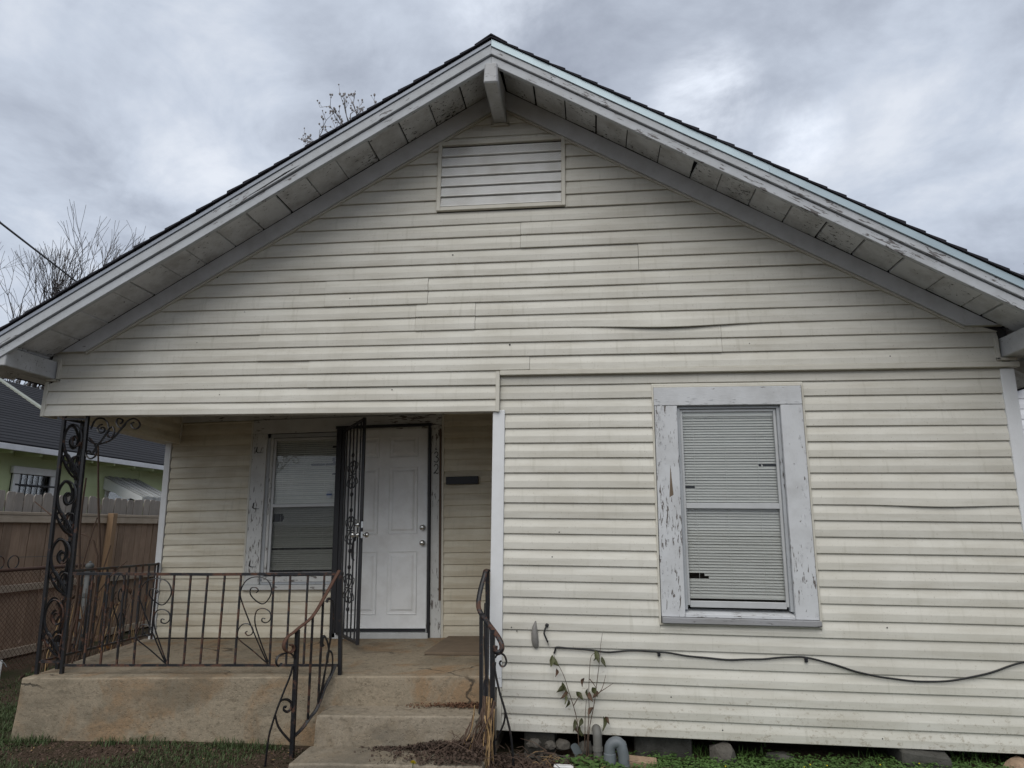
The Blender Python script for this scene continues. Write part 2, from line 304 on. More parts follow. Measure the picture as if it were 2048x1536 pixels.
# ------------------------------------------------------------------ mesh helpers
ORG = {}
def org(o): return ORG.get(o.name, Vector((0, 0, 0)))
class MB:
    def __init__(s): s.v = []; s.f = []
    def add(s, vs, fs):
        n = len(s.v); s.v += [tuple(v) for v in vs]; s.f += [tuple(i + n for i in f) for f in fs]; return s
    def box(s, x0, x1, y0, y1, z0, z1):
        return s.add([(x0, y0, z0), (x1, y0, z0), (x1, y1, z0), (x0, y1, z0), (x0, y0, z1), (x1, y0, z1), (x1, y1, z1), (x0, y1, z1)],
                     [(0, 3, 2, 1), (4, 5, 6, 7), (0, 1, 5, 4), (1, 2, 6, 5), (2, 3, 7, 6), (3, 0, 4, 7)])
    def hexa(s, b, t_):   # 4 bottom corners, 4 top corners (ccw seen from above)
        return s.add(list(b) + list(t_), [(0, 3, 2, 1), (4, 5, 6, 7), (0, 1, 5, 4), (1, 2, 6, 5), (2, 3, 7, 6), (3, 0, 4, 7)])
    def prism_xz(s, poly, y0, y1):
        n = len(poly)
        vs = [(x, y0, z) for x, z in poly] + [(x, y1, z) for x, z in poly]
        return s.add(vs, [tuple(range(n)), tuple(range(2 * n - 1, n - 1, -1))] + [(i, i + n, (i + 1) % n + n, (i + 1) % n) for i in range(n)])
    def tube(s, pts, r, sides=6, cap=True, flat=None):
        pts = [Vector(p) for p in pts]; n = len(pts)
        rs = r if isinstance(r, (list, tuple)) else [r] * n
        base = len(s.v); nrm = None; rings = []
        for i, p in enumerate(pts):
            d = (pts[min(i + 1, n - 1)] - pts[max(i - 1, 0)])
            if d.length < 1e-9: d = Vector((0, 0, 1))
            d.normalize()
            if nrm is None:
                a = Vector((0, 0, 1)) if abs(d.z) < 0.9 else Vector((1, 0, 0))
                nrm = (a - d * a.dot(d)).normalized()
            else:
                nn = nrm - d * nrm.dot(d)
                nrm = nn.normalized() if nn.length > 1e-6 else nrm
            bi = d.cross(nrm)
            off = math.pi / 4 if sides == 4 else 0
            for k in range(sides):
                a = 2 * math.pi * k / sides + off
                ca, sa = math.cos(a), math.sin(a)
                if flat: s.v.append(tuple(p + nrm * (ca * rs[i] * flat[0]) + bi * (sa * rs[i] * flat[1])))
                else: s.v.append(tuple(p + nrm * (ca * rs[i]) + bi * (sa * rs[i])))
        for i in range(n - 1):
            for k in range(sides):
                a = base + i * sides + k; b = base + i * sides + (k + 1) % sides
                s.f.append((a, b, b + sides, a + sides))
        if cap:
            s.f.append(tuple(base + k for k in range(sides - 1, -1, -1))); s.f.append(tuple(base + (n - 1) * sides + k for k in range(sides)))
        return s
    def bar(s, p0, p1, w_, d_=None):   # square bar between two points
        return s.tube([p0, p1], w_ * 0.7071, 4)
    def ball(s, c, r, sx=1, sy=1, sz=1, seg=10, rings=6, jit=0.0, rnd=None):
        base = len(s.v); c = Vector(c)
        for i in range(rings + 1):
            th = math.pi * i / rings
            for k in range(seg):
                ph = 2 * math.pi * k / seg
                q = 1 + (rnd.uniform(-jit, jit) if rnd else 0)
                s.v.append((c.x + r * sx * q * math.sin(th) * math.cos(ph), c.y + r * sy * q * math.sin(th) * math.sin(ph), c.z + r * sz * q * math.cos(th)))
        for i in range(rings):
            for k in range(seg):
                a = base + i * seg + k; b = base + i * seg + (k + 1) % seg
                s.f.append((a, a + seg, b + seg, b))
        return s
    def mesh(s, name, mat, off=Vector((0, 0, 0)), bev=0.0, seg=1, smooth=False, fn=None):
        me = bpy.data.meshes.new(name)
        vs = [tuple(Vector(v) - off) for v in (map(fn, s.v) if fn else s.v)]
        me.from_pydata(vs, [], s.f); me.materials.append(M[mat] if isinstance(mat, str) else mat)
        bm = bmesh.new(); bm.from_mesh(me)
        bmesh.ops.recalc_face_normals(bm, faces=bm.faces)
        if bev: bmesh.ops.bevel(bm, geom=list(bm.edges), offset=bev, segments=seg, affect='EDGES', profile=0.5)
        if smooth:
            for f in bm.faces: f.smooth = True
        bm.to_mesh(me); bm.free(); me.update()
        return me
    def build(s, name, mat, parent=None, bev=0.0, seg=1, smooth=False, fn=None, kind=None):
        off = org(parent) if parent is not None else Vector((0, 0, 0))
        o = bpy.data.objects.new(name, s.mesh(name, mat, off, bev, seg, smooth, fn)); COL.objects.link(o)
        if parent is not None: o.parent = parent
        ORG[o.name] = off
        if kind: o['kind'] = kind
        return o
def inst(name, me, loc, parent, rot=(0, 0, 0)):
    o = bpy.data.objects.new(name, me); COL.objects.link(o); o.parent = parent
    o.location = Vector(loc) - org(parent); o.rotation_euler = rot; ORG[o.name] = Vector(loc); return o
def tag(o, label, cat, group=None):
    o['label'] = label; o['category'] = cat
    if group: o['group'] = group
    return o
def thing(name, loc, label, cat, group=None):
    o = bpy.data.objects.new(name, None); o.empty_display_size = 0.2; COL.objects.link(o); o.location = loc; ORG[o.name] = Vector(loc)
    return tag(o, label, cat, group)
def spline(pts, n=6):
    pts = [Vector(p) for p in pts]; outp = []
    for i in range(len(pts) - 1):
        p0 = pts[max(i - 1, 0)]; p1 = pts[i]; p2 = pts[i + 1]; p3 = pts[min(i + 2, len(pts) - 1)]
        for k in range(n):
            u = k / n; u2 = u * u; u3 = u2 * u
            outp.append(0.5 * ((2 * p1) + (p2 - p0) * u + (2 * p0 - 5 * p1 + 4 * p2 - p3) * u2 + (3 * p1 - p0 - 3 * p2 + p3) * u3))
    outp.append(pts[-1]); return outp

# ------------------------------------------------------------------ ground
def gz(x, y):
    pts = [(-12, -0.02), (-7.4, 0.0), (-5.5, 0.04), (-4.4, 0.09), (-3.0, 0.13), (-2.0, 0.135), (-0.6, 0.115), (0.4, 0.125), (1.5, 0.165), (3.0, 0.19), (12, 0.12)]
    z = pts[0][1] if x < pts[0][0] else pts[-1][1]
    for (a, za), (b, zb) in zip(pts, pts[1:]):
        if a <= x <= b: z = za + (zb - za) * (x - a) / (b - a)
    z -= 0.03 * max(0.0, min(1.0, (-y - 0.7) / 3.0))
    r = math.hypot(x, y)
    return z + 0.012 * mnoise.noise(Vector((x * 1.7, y * 1.7, 3.1))) * (1 if r < 20 else 0)
def axis(vals):
    o = []
    for a, b, n in vals: o += [a + (b - a) * i / n for i in range(n)]
    return o + [vals[-1][1]]
gxs = axis([(-900, -60, 5), (-60, -9, 8), (-9, 4, 78), (4, 60, 8), (60, 900, 5)])
gys = axis([(-900, -60, 5), (-60, -6, 8), (-6, -1, 12), (-1, 1, 24), (1, 9, 14), (9, 60, 8), (60, 900, 5)])
g = MB(); nx = len(gxs)
g.v = [(x, y, gz(x, y)) for y in gys for x in gxs]
g.f = [(j * nx + i, j * nx + i + 1, (j + 1) * nx + i + 1, (j + 1) * nx + i) for j in range(len(gys) - 1) for i in range(nx - 1)]
ground = g.build('ground', 'ground', smooth=True); ground['kind'] = 'structure'

# ------------------------------------------------------------------ house
H = 0.1143; ZK = 2.80; APX = -0.745
house = thing('house', (-0.8, 0.0, 0.0), 'cream sided one storey house with low gable roof and recessed corner porch', 'house')
def zk(k): return ZK - H * k
def plank_mesh(x0, x1, z0, z1, y, lim=None, dy=0.0, bulge=None, seed=0):
    """one lapped siding course, bottom lip at z0"""
    h = z1 - z0
    prof = [(0.0, -0.001), (0.0, -0.0158), (0.003, -0.0178), (0.44 * h, -0.0192), (0.49 * h, -0.0178), (0.985 * h, -0.0020), (h + 0.002, -0.0010)]
    n = max(1, int((x1 - x0) / 0.35)); mb = MB(); np_ = len(prof)
    if bulge: n = max(1, int((x1 - x0) / 0.10))
    for i in range(n + 1):
        for (dz, py) in prof:
            z = z0 + dz; a, b = x0, x1
            if lim:
                la, lb = lim(z); a = max(a, la); b = min(b, lb)
                if a > b: a = b = (a + b) / 2
            x = a + (b - a) * i / n
            wob = 0.0024 * mnoise.noise(Vector((x * 1.3, z0 * 9.0, seed))); wz = 0.0032 * mnoise.noise(Vector((x * 0.9, z0 * 7.0, seed + 5)))
            q = 1 - dz / h
            yy = y + py + dy + wob
            if bulge: 
                bb = bulge(x) * max(0.0, q) ; yy -= bb; wz -= 0.9 * bb
            mb.v.append((x, yy, z + wz))
    for i in range(n):
        for j in range(np_ - 1):
            a = i * np_ + j; mb.f.append((a, a + 1, a + np_ + 1, a + np_))
    for e in (0, n): mb.f.append(tuple(e * np_ + j for j in range(np_)))
    return mb

# --- front wall (lower right)
front_wall = MB().box(-0.73, 0.60, 0.0, 0.05, 0.30, 2.95).box(1.43, 3.02, 0.0, 0.05, 0.30, 2.95).box(0.60, 1.43, 0.0, 0.05, 0.30, 1.06).box(0.60, 1.43, 0.0, 0.05, 2.65, 2.95).build('front_wall', 'dark_room', house)
JX0, JX1, JZ0, JZ1 = 0.456, 1.572, 1.030, 2.772
for k in range(0, 23):
    z0 = zk(k); z1 = z0 + H
    bul = (lambda x: 0.015 * math.exp(-((x - 2.45) / 0.35) ** 2)) if k == 8 else None
    lx = -0.716 if k < 3 else -0.676
    spans = [(lx, 2.965)]
    if z0 < JZ1 - 0.002 and z1 > JZ0 + 0.03: spans = [(lx, JX0 + 0.004), (JX1 - 0.004, 2.965)]
    for i, (a, b) in enumerate(spans):
        zz1 = z1
        zb = z0
        plank_mesh(a, b, zb, min(zz1, 2.90), 0.0, None, 0.0, bul, k + 30 * i).build('siding_plank', 'vinyl', front_wall)
# course pieces squeezed above and below the window
plank_mesh(JX0 + 0.002, JX1 - 0.002, zk(16), JZ0 + 0.004, 0.0, None, 0, None, 500).build('siding_plank', 'vinyl', front_wall)
plank_mesh(JX0 + 0.002, JX1 - 0.002, JZ1 - 0.002, zk(0) + 0.003, 0.0, None, 0, None, 501).build('siding_plank', 'vinyl', front_wall)
MB().box(-0.771, -0.677, -0.028, 0.06, 0.635, 2.60).build('corner_trim', 'trim_white', house, 0.003)
MB().hexa([(-0.735, -0.027, 0.575), (-0.677, -0.027, 0.575), (-0.677, 0.055, 0.575), (-0.735, 0.055, 0.575)], [(-0.769, -0.027, 0.634), (-0.677, -0.027, 0.634), (-0.677, 0.055, 0.634), (-0.769, 0.055, 0.634)]).build('corner_trim', 'trim_white', house)
MB().box(-0.712, -0.678, -0.022, 0.05, 0.285, 0.573).build('corner_trim', 'trim_cream', house, 0.002)
MB().box(2.955, 3.050, -0.026, 0.06, 0.285, 2.868).build('corner_trim', 'trim_white', house, 0.003)
MB().box(-0.716, 3.075, -0.058, 0.0, 2.874, 2.911).build('ledge_trim', 'trim_cream', house, 0.003)

# --- gable wall and header
LIMB, LIMS = 5.236, 0.59
gab = MB().prism_xz([(-4.64, 2.60), (-0.73, 2.60), (-0.73, 2.92), (3.03, 2.92), (3.03, 3.15), (APX, 5.36), (-4.64, 3.15)], -0.030, 0.0).build('gable_wall', 'dark_room', house)
def glim(z):
    if z < 3.15: return (-4.615 if z < 2.905 or z > 3.03 else -4.53, 2.99)
    d = max(0.0, (LIMB + 0.02 - z) / LIMS); return (APX - d, APX + d)
seams = {-11: [-0.559], -10: [-0.559], -9: [0.388], -8: [0.388], -7: [-2.201, -1.322], -6: [-2.201, -1.322], -5: [-1.417, -0.924], -4: [-1.417, -0.924], -3: [-2.752, 0.996], -2: [-2.752, 0.996], -1: [-2.301, -0.48], 0: [-2.301]}
VX0, VX1, VZ0, VZ1 = -1.275, -0.19, 4.295, 4.93
for k in range(2, -22, -1):
    z0 = zk(k); z1 = z0 + H
    if z0 > LIMB: break
    if k == 2: z0 = 2.586
    a, b = (-4.615, 2.96)
    if k >= 0: b = -0.722
    bul = (lambda x: 0.030 * math.exp(-((x - 0.60) / 0.46) ** 2)) if k == -4 else ((lambda x: 0.006 * math.exp(-((x - 0.1) / 0.4) ** 2)) if k == -1 else None)
    cuts = [a] + seams.get(k, []) + [b]
    segs = list(zip(cuts, cuts[1:]))
    if z0 < VZ1 - 0.01 and z1 > VZ0 + 0.01:
        segs = [(a, VX0 + 0.004), (VX1 - 0.004, b)]
    for i, (p, q) in enumerate(segs):
        la, lb = glim(z0 + 0.001)
        if max(p, la) >= min(q, lb) - 0.02: continue
        if i < len(segs) - 1 and len(segs) == len(cuts) - 1: q -= 0.0025
        plank_mesh(p, q, z0, z1, -0.030, glim, -0.0045 if i % 2 else 0.0, bul, k * 3 + i).build('siding_plank', 'vinyl', gab)
MB().box(-4.648, -4.612, -0.053, 0.10, 2.584, 2.886).build('corner_trim', 'trim_cream', house, 0.002)
MB().box(-0.748, -0.718, -0.055, 0.0, 2.584, 2.905).build('corner_trim', 'trim_cream', house, 0.002)
MB().box(-4.60, -0.735, -0.005, 0.13, 2.600, 2.86).build('header_beam', 'porch_casing_h', house, 0.004)
plank_mesh(VX0 + 0.003, VX1 - 0.003, VZ1 - 0.002, zk(-18) + H + 0.003, -0.030, glim, 0, None, 900).build('siding_plank', 'vinyl', gab)
# dark screw holes / nails in the gable siding
mbs = MB()
for (x, z, r) in [(-3.18, 3.781, 0.010), (1.647, 3.74, 0.010), (-1.124, 3.902, 0.006), (-1.984, 3.55, 0.006), (-0.641, 3.123, 0.007), (-1.587, 2.771, 0.005), (-3.05, 2.75, 0.004), (-2.9, 3.46, 0.004), (-2.0, 3.64, 0.005), (-0.95, 3.32, 0.005), (1.2, 3.09, 0.004), (0.9, 3.83, 0.004), (2.2, 2.97, 0.005), (-3.3, 3.2, 0.004)]:
    mbs.ball((x, -0.048, z), r, 1, 0.4, 1, 8, 4)
o = mbs.build('nail_hole', 'black', gab, kind='stuff')
mbs = MB()
for (x, z) in [(-0.257, 1.67), (-0.31, 1.49), (-0.57, 0.96), (-0.61, 0.985), (0.86, 0.35), (0.98, 0.33), (0.52, 0.55), (1.9, 0.34), (2.0, 1.05)]:
    mbs.ball((x, -0.018, z), 0.005, 1, 0.4, 1, 8, 4)
mbs.build('nail_hole', 'black', front_wall, kind='stuff')

# --- gable vent
vent = MB()
for (a, b, c_, d_) in [(VX0, VX0 + 0.034, VZ0, VZ1), (VX1 - 0.034, VX1, VZ0, VZ1), (VX0 + 0.034, VX1 - 0.034, VZ0, VZ0 + 0.034), (VX0 + 0.034, VX1 - 0.034, VZ1 - 0.034, VZ1)]:
    vent.box(a, b, -0.066, -0.0305, c_, d_)
vent = vent.build('gable_vent', 'trim_cream', house, 0.003)
MB().box(VX0 + 0.035, VX1 - 0.035, -0.034, -0.031, VZ0 + 0.035, VZ1 - 0.035).build('vent_backing', 'dark_room', vent)
lv = MB(); W_ = VX1 - VX0 - 0.07
lh = 0.0925
lv.add([(0, -0.030, 0), (W_, -0.030, 0), (0, -0.014, 0.076), (W_, -0.014, 0.076), (0, -0.005, 0.0905), (W_, -0.005, 0.0905), (0, -0.004, 0.0), (W_, -0.004, 0.0)],
       [(0, 1, 3, 2), (2, 3, 5, 4), (0, 6, 7, 1), (4, 5, 7, 6), (0, 2, 4, 6), (1, 7, 5, 3)])
lvm = lv.mesh('louver', 'perf')
for i in range(6):
    inst('louver', lvm, (VX0 + 0.035, -0.034, VZ0 + 0.038 + i * lh), vent)

# --- front window
fwn = MB().box(0.60, 0.6415, -0.002, 0.12, 1.10, 2.615).box(1.3965, 1.43, -0.002, 0.12, 1.10, 2.615).box(0.60, 1.43, -0.002, 0.12, 2.615, 2.65).box(0.60, 1.43, -0.002, 0.12, 1.06, 1.10).build('front_window', 'sash', house)
MB().box(0.474, 0.641, -0.032, -0.004, 1.088, 2.618).build('side_casing', 'casing', fwn, 0.003)
MB().box(1.397, 1.555, -0.032, -0.004, 1.088, 2.618).build('side_casing', 'casing', fwn, 0.003)
MB().box(0.470, 1.554, -0.034, -0.004, 2.620, 2.760).build('head_casing', 'casing_h', fwn, 0.003)
MB().box(0.476, 1.560, -0.062, -0.003, 1.046, 1.086).build('sill', 'sill_wood', fwn, 0.004)
MB().hexa([(0.643, -0.030, 1.088), (1.395, -0.030, 1.088), (1.395, 0.10, 1.101), (0.643, 0.10, 1.101)], [(0.643, -0.030, 1.110), (1.395, -0.030, 1.110), (1.395, 0.10, 1.135), (0.643, 0.10, 1.135)]).build('stool', 'casing_h', fwn, 0.002)
for (a, b, c_, d_) in [(JX0, JX0 + 0.014, JZ0, JZ1), (JX1 - 0.014, JX1, JZ0, JZ1), (JX0 + 0.014, JX1 - 0.014, JZ1 - 0.010, JZ1), (JX0 + 0.014, JX1 - 0.014, JZ0, JZ0 + 0.012)]:
    MB().box(a, b, -0.026, -0.0005, c_, d_).build('trim_strip', 'trim_cream', fwn, 0.002)
MB().box(0.642, 0.664, 0.000, 0.06, 1.136, 2.600).build('stop', 'sash', fwn, 0.002)
MB().box(1.374, 1.396, 0.000, 0.06, 1.136, 2.600).build('stop', 'sash', fwn, 0.002)
MB().box(0.642, 1.396, 0.000, 0.06, 2.598, 2.614).build('stop', 'sash', fwn, 0.002)
fr_ = MB()
fr_.box(0.665, 0.685, 0.020, 0.045, 1.165, 2.597).box(1.353, 1.373, 0.020, 0.045, 1.165, 2.597).box(0.685, 1.353, 0.020, 0.045, 2.577, 2.597)
fr_.build('upper_sash', 'alu', fwn, 0.002)
MB().box(0.684, 1.354, 0.014, 0.046, 1.852, 1.893).build('meeting_rail', 'alu', fwn, 0.003)
MB().box(0.684, 1.354, 0.016, 0.046, 1.152, 1.196).build('bottom_rail', 'alu', fwn, 0.003)
MB().box(0.686, 1.352, 0.030, 0.033, 1.894, 2.576).build('pane', 'glass', fwn)
MB().box(0.686, 1.352, 0.038, 0.041, 1.197, 1.851).build('pane', 'glass', fwn)
MB().box(0.61, 1.42, 0.60, 0.61, 1.0, 2.7).box(0.60, 0.61, 0.13, 0.60, 1.0, 2.7).box(1.42, 1.43, 0.13, 0.60, 1.0, 2.7).box(0.60, 1.43, 0.13, 0.61, 2.70, 2.71).box(0.60, 1.43, 0.13, 0.61, 0.99, 1.0).build('room_lining', 'dark_room', fwn)
fk = MB(); rf = random.Random(9)
for i in range(150):
    side = rf.choice([0, 0, 1, 2]); 
    if side == 0: x = 0.474 + abs(rf.gauss(0, 0.05)); z = rf.choice([rf.uniform(2.3, 2.6), rf.uniform(1.1, 2.6)])
    elif side == 1: x = 1.555 - abs(rf.gauss(0, 0.05)); z = rf.uniform(1.1, 2.6)
    else: x = rf.uniform(0.48, 1.55); z = 2.622 + abs(rf.gauss(0, 0.03))
    if z > 2.755 or x > 1.55: continue
    w_ = rf.uniform(0.003, 0.008); h_ = rf.uniform(0.012, 0.045) if side < 2 else rf.uniform(0.004, 0.008)
    if side == 2: w_ = rf.uniform(0.012, 0.04)
    n0 = len(fk.v); yb = -0.0325 if side < 2 else -0.0345; cu = rf.uniform(0.003, 0.008)
    fk.v += [(x, yb, z), (x, yb, z + h_), (x + w_ * 0.6, yb - cu * 0.5, z + h_ * 0.9), (x + w_ * 0.6, yb - cu * 0.5, z + h_ * 0.15), (x + w_, yb - cu, z + h_ * 0.75), (x + w_, yb - cu, z + h_ * 0.3)]
    fk.f += [(n0, n0 + 1, n0 + 2, n0 + 3), (n0 + 3, n0 + 2, n0 + 4, n0 + 5)]
fk.build('paint_flakes', 'casing', fwn, kind='stuff')
# long splinter in the left casing
MB().add([(0.560, -0.033, 1.93), (0.590, -0.033, 1.95), (0.584, -0.034, 2.03), (0.574, -0.034, 2.15), (0.566, -0.033, 2.02), (0.575, -0.0355, 1.99)], [(0, 1, 5), (1, 2, 5), (2, 3, 5), (3, 4, 5), (4, 0, 5)]).build('wood_splinter', 'mat_brown', fwn)

def blind(name, x0, x1, zb, zt, y, mat, label, loc, missing, fn=None, pitch=0.0204, tilt=52):
    root = thing(name, loc, label, 'blind', 'mini blinds behind the window panes')
    n = int((zt - zb) / pitch)
    cw = 0.0125
    a = rad(tilt)
    def slat_mesh(w_):
        mb = MB(); pr = []
        for q in (-1, -0.5, 0, 0.5, 1):
            yy = q * cw; zc = 0.0022 * (1 - q * q)
            pr.append((yy * math.cos(a) - zc * math.sin(a), yy * math.sin(a) + zc * math.cos(a)))
        for (yy, zz_) in pr: mb.v += [(0, yy, zz_), (w_, yy, zz_)]
        for i in range(4): mb.f.append((2 * i, 2 * i + 1, 2 * i + 3, 2 * i + 2))
        return mb.mesh('slat', mat)
    full = slat_mesh(x1 - x0)
    cache = {}
    for i in range(n):
        z = zb + 0.015 + i * pitch
        pieces = missing.get(i, [(x0, x1)])
        for (a0, b0) in pieces:
            key = round(b0 - a0, 3)
            me = full if abs(key - (x1 - x0)) < 1e-3 else cache.setdefault(key, slat_mesh(key))
            p = (a0, y, z + R.uniform(-0.0008, 0.0008)); ro = (R.uniform(-0.03, 0.03), R.uniform(-0.0022, 0.0022), 0)
            if fn: p = fn(p); ro = (ro[0], ro[1] - rad(1.5), 0)
            inst('slat', me, p, root, ro)
    MB().box(x0, x1, y - 0.014, y + 0.014, zb - 0.012, zb + 0.004).build('bottom_rail', mat, root, 0.002, fn=fn)
    MB().box(x0, x1, y - 0.018, y + 0.018, zt - 0.01, zt + 0.03).build('head_rail', mat, root, 0.002, fn=fn)
    for q in (0.13, 0.46, 0.80):
        xc = x0 + (x1 - x0) * q
        MB().tube([(xc, y - 0.015, zb), (xc + 0.003, y - 0.015, zt)], 0.0011, 4).build('cord', mat, root, fn=fn)
    return root
X0, X1 = 0.672, 1.366
blind('window_blind', X0, X1, 1.222, 2.555, 0.062, 'slat', 'white mini blind with two broken slats behind the big front window', (1.02, 0.062, 1.21),
      {6: [(0.83, X1)], 7: [(0.80, X1)], 46: [(X0, 1.23), (1.252, 1.262)], 38: [(0.76, X1)]})

# --- porch recess (settled: turned 1.5 degrees)
PA = rad(1.5); CA, SA = math.cos(PA), math.sin(PA); PX, PZ, PY = -2.6, 0.617, 1.575
def TB(v):
    return (PX + v[0] * CA - v[2] * SA, v[1], PZ + v[0] * SA + v[2] * CA)
# coordinates below: u along the wall, y, v above the porch floor
pw = MB().box(-1.90, -0.80, PY + 0.003, PY + 0.05, -0.05, 2.28).box(0.09, 1.95, PY + 0.30, PY + 0.35, -0.05, 2.28).box(1.0, 1.95, PY + 0.003, PY + 0.05, -0.05, 2.28).box(-0.80, 0.09, PY + 0.003, PY + 0.05, -0.05, 0.50).box(-0.80, 1.0, PY + 0.003, PY + 0.05, 2.06, 2.28).build('porch_wall', 'dark_room', house, fn=TB)
for k in range(0, 20):
    v0 = 0.004 + k * H; v1 = v0 + H
    if v0 > 2.20: break
    v1 = min(v1, 2.20)
    spans = []
    if v0 < 0.40: spans.append((-1.83, 0.0))
    elif v0 < 2.20: spans.append((-1.83, -0.925))
    spans.append((1.142, 1.93))
    for i, (a, b) in enumerate(spans):
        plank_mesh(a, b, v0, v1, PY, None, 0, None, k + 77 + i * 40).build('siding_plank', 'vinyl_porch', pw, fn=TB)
MB().box(1.122, 1.142, PY - 0.026, PY, 0.0, 2.19).build('trim_strip', 'trim_cream', pw, 0.002, fn=TB)
MB().box(-0.94, -0.920, PY - 0.026, PY, 0.46, 2.19).build('trim_strip', 'trim_cream', pw, 0.002, fn=TB)
MB().box(-1.85, 1.93, PY - 0.020, PY, 2.202, 2.275).build('frieze_trim', 'porch_casing_h', pw, 0.003, fn=TB)
MB().box(-1.905, -1.838, PY - 0.025, PY + 0.10, -0.02, 2.05).build('corner_trim', 'trim_white', house, 0.003, fn=TB)
# porch window
pwin = MB().box(-0.80, -0.73, PY - 0.002, PY + 0.12, 0.55, 2.043).box(0.02, 0.09, PY - 0.002, PY + 0.12, 0.55, 2.043).box(-0.80, 0.09, PY - 0.002, PY + 0.12, 2.005, 2.043).box(-0.80, 0.09, PY - 0.002, PY + 0.12, 0.512, 0.56).build('porch_window', 'sash', house, fn=TB)
MB().box(-0.918, -0.760, PY - 0.028, PY - 0.003, 0.512, 2.048).build('side_casing', 'porch_casing', pwin, 0.003, fn=TB)
MB().box(-0.918, 1.120, PY - 0.030, PY - 0.003, 2.050, 2.196).build('head_casing', 'porch_casing_h', pwin, 0.003, fn=TB)
MB().box(-0.935, 0.02, PY - 0.060, PY - 0.002, 0.462, 0.510).build('sill', 'porch_casing_h', pwin, 0.004, fn=TB)
MB().box(-0.735, 0.02, PY - 0.012, PY + 0.05, 0.535, 0.590).build('stool', 'porch_casing_h', pwin, 0.003, fn=TB)
MB().box(-0.728, -0.700, PY, PY + 0.05, 0.60, 2.003).build('stop', 'porch_casing', pwin, 0.002, fn=TB)
MB().box(-0.700, -0.672, PY + 0.012, PY + 0.04, 0.61, 2.00).box(-0.012, 0.012, PY + 0.012, PY + 0.04, 0.61, 2.00).box(-0.672, -0.012, PY + 0.012, PY + 0.04, 1.975, 2.00).build('upper_sash', 'alu', pwin, 0.002, fn=TB)
MB().box(-0.690, 0.006, PY + 0.004, PY + 0.04, 1.280, 1.312).build('meeting_rail', 'alu', pwin, 0.002, fn=TB)
MB().box(-0.690, 0.006, PY + 0.004, PY + 0.04, 0.605, 0.630).build('bottom_rail', 'alu', pwin, 0.002, fn=TB)
MB().box(-0.67, -0.013, PY + 0.028, PY + 0.031, 1.313, 1.974).build('pane', 'glass', pwin, fn=TB)
MB().box(-0.67, -0.013, PY + 0.036, PY + 0.039, 0.631, 1.279).build('pane', 'glass', pwin, fn=TB)
MB().add([(-0.672, PY + 0.016, 0.631), (-0.012, PY + 0.016, 0.631), (-0.012, PY + 0.016, 1.279), (-0.672, PY + 0.016, 1.279)], [(0, 1, 2, 3)]).build('insect_screen', 'screen', pwin, fn=TB)
MB().box(-0.80, 0.09, PY + 0.60, PY + 0.61, 0.4, 2.1).box(-0.81, -0.80, PY + 0.05, PY + 0.61, 0.4, 2.1).build('room_lining', 'dark_room', pwin, fn=TB)
# hook-shaped hardware left on the casing
for v in (1.86, 1.28, 0.70):
    MB().tube([(-0.862, PY - 0.031, v + 0.05), (-0.868, PY - 0.034, v), (-0.85, PY - 0.034, v - 0.012), (-0.80, PY - 0.031, v - 0.012)], [0.005, 0.007, 0.004, 0.002], 5).build('hinge_hook', 'iron', pwin, fn=TB)
tb0 = TB((-0.34, PY + 0.08, 0.60))
blind('window_blind', -0.69, 0.0, 0.66, 1.97, PY + 0.062, 'slat_cream', 'dingy mini blind with broken right ends behind the porch window', tb0,
      {60: [(-0.69, -0.07)], 54: [(-0.69, -0.07), (-0.035, -0.022)], 53: [(-0.69, -0.07), (-0.035, -0.022)], 52: [(-0.69, -0.06)], 46: [(-0.69, -0.065)], 51: [(-0.69, -0.30)], 9: [], 26: [(-0.58, 0.0)], 25: [(-0.57, 0.0)], 24: [(-0.57, 0.0)], 23: [(-0.58, 0.0)]}, TB)
# loose slat hanging across the upper pane
# door frame
dfr = MB().box(1.012, 1.120, PY - 0.026, PY - 0.003, 0.0, 2.048).build('door_frame', 'porch_casing', house, 0.003, fn=TB)
MB().box(0.966, 0.984, PY - 0.01, PY + 0.09, 0.055, 2.062).build('jamb', 'porch_casing', dfr, 0.002, fn=TB)
MB().box(1.096, 1.119, PY - 0.0275, PY - 0.0262, 0.35, 2.04).build('bare_strip', 'stalk_dark', dfr, fn=TB)
MB().box(0.04, 1.0, PY - 0.06, PY + 0.10, 0.0, 0.055).build('threshold', 'alu', dfr, 0.004, fn=TB)
door = MB().box(0.070, 0.964, PY + 0.012, PY + 0.055, 0.085, 2.060).build('front_door', 'door', house, 0.003, fn=TB)
MB().box(0.070, 0.964, PY + 0.006, PY + 0.05, 0.058, 0.082).build('door_sweep', 'black', door, fn=TB)
def raised(u0, u1, v0, v1):
    y = PY + 0.0118
    mb = MB(); r_ = [(0, 0.0), (0.012, 0.007), (0.030, 0.007), (0.050, -0.004)]
    for (ins, dy) in r_:
        mb.v += [(u0 + ins, y + dy - 0.0095, v0 + ins), (u1 - ins, y + dy - 0.0095, v0 + ins), (u1 - ins, y + dy - 0.0095, v1 - ins), (u0 + ins, y + dy - 0.0095, v1 - ins)]
    for i in range(3):
        for k in range(4):
            a = i * 4 + k; b = i * 4 + (k + 1) % 4; mb.f.append((a, b, b + 4, a + 4))
    mb.f.append((12, 13, 14, 15))
    n = len(mb.v); mb.v += [(u0, y + 0.001, v0), (u1, y + 0.001, v0), (u1, y + 0.001, v1), (u0, y + 0.001, v1)]
    for k in range(4): mb.f.append((n + k, n + (k + 1) % 4, (k + 1) % 4, k))
    return mb
for (v0, v1) in [(0.22, 0.82), (0.99, 1.66), (1.76, 1.97)]:
    for (u0, u1) in [(0.155, 0.455), (0.565, 0.865)]:
        raised(u0, u1, v0, v1).build('door_panel', 'door', door, fn=TB)
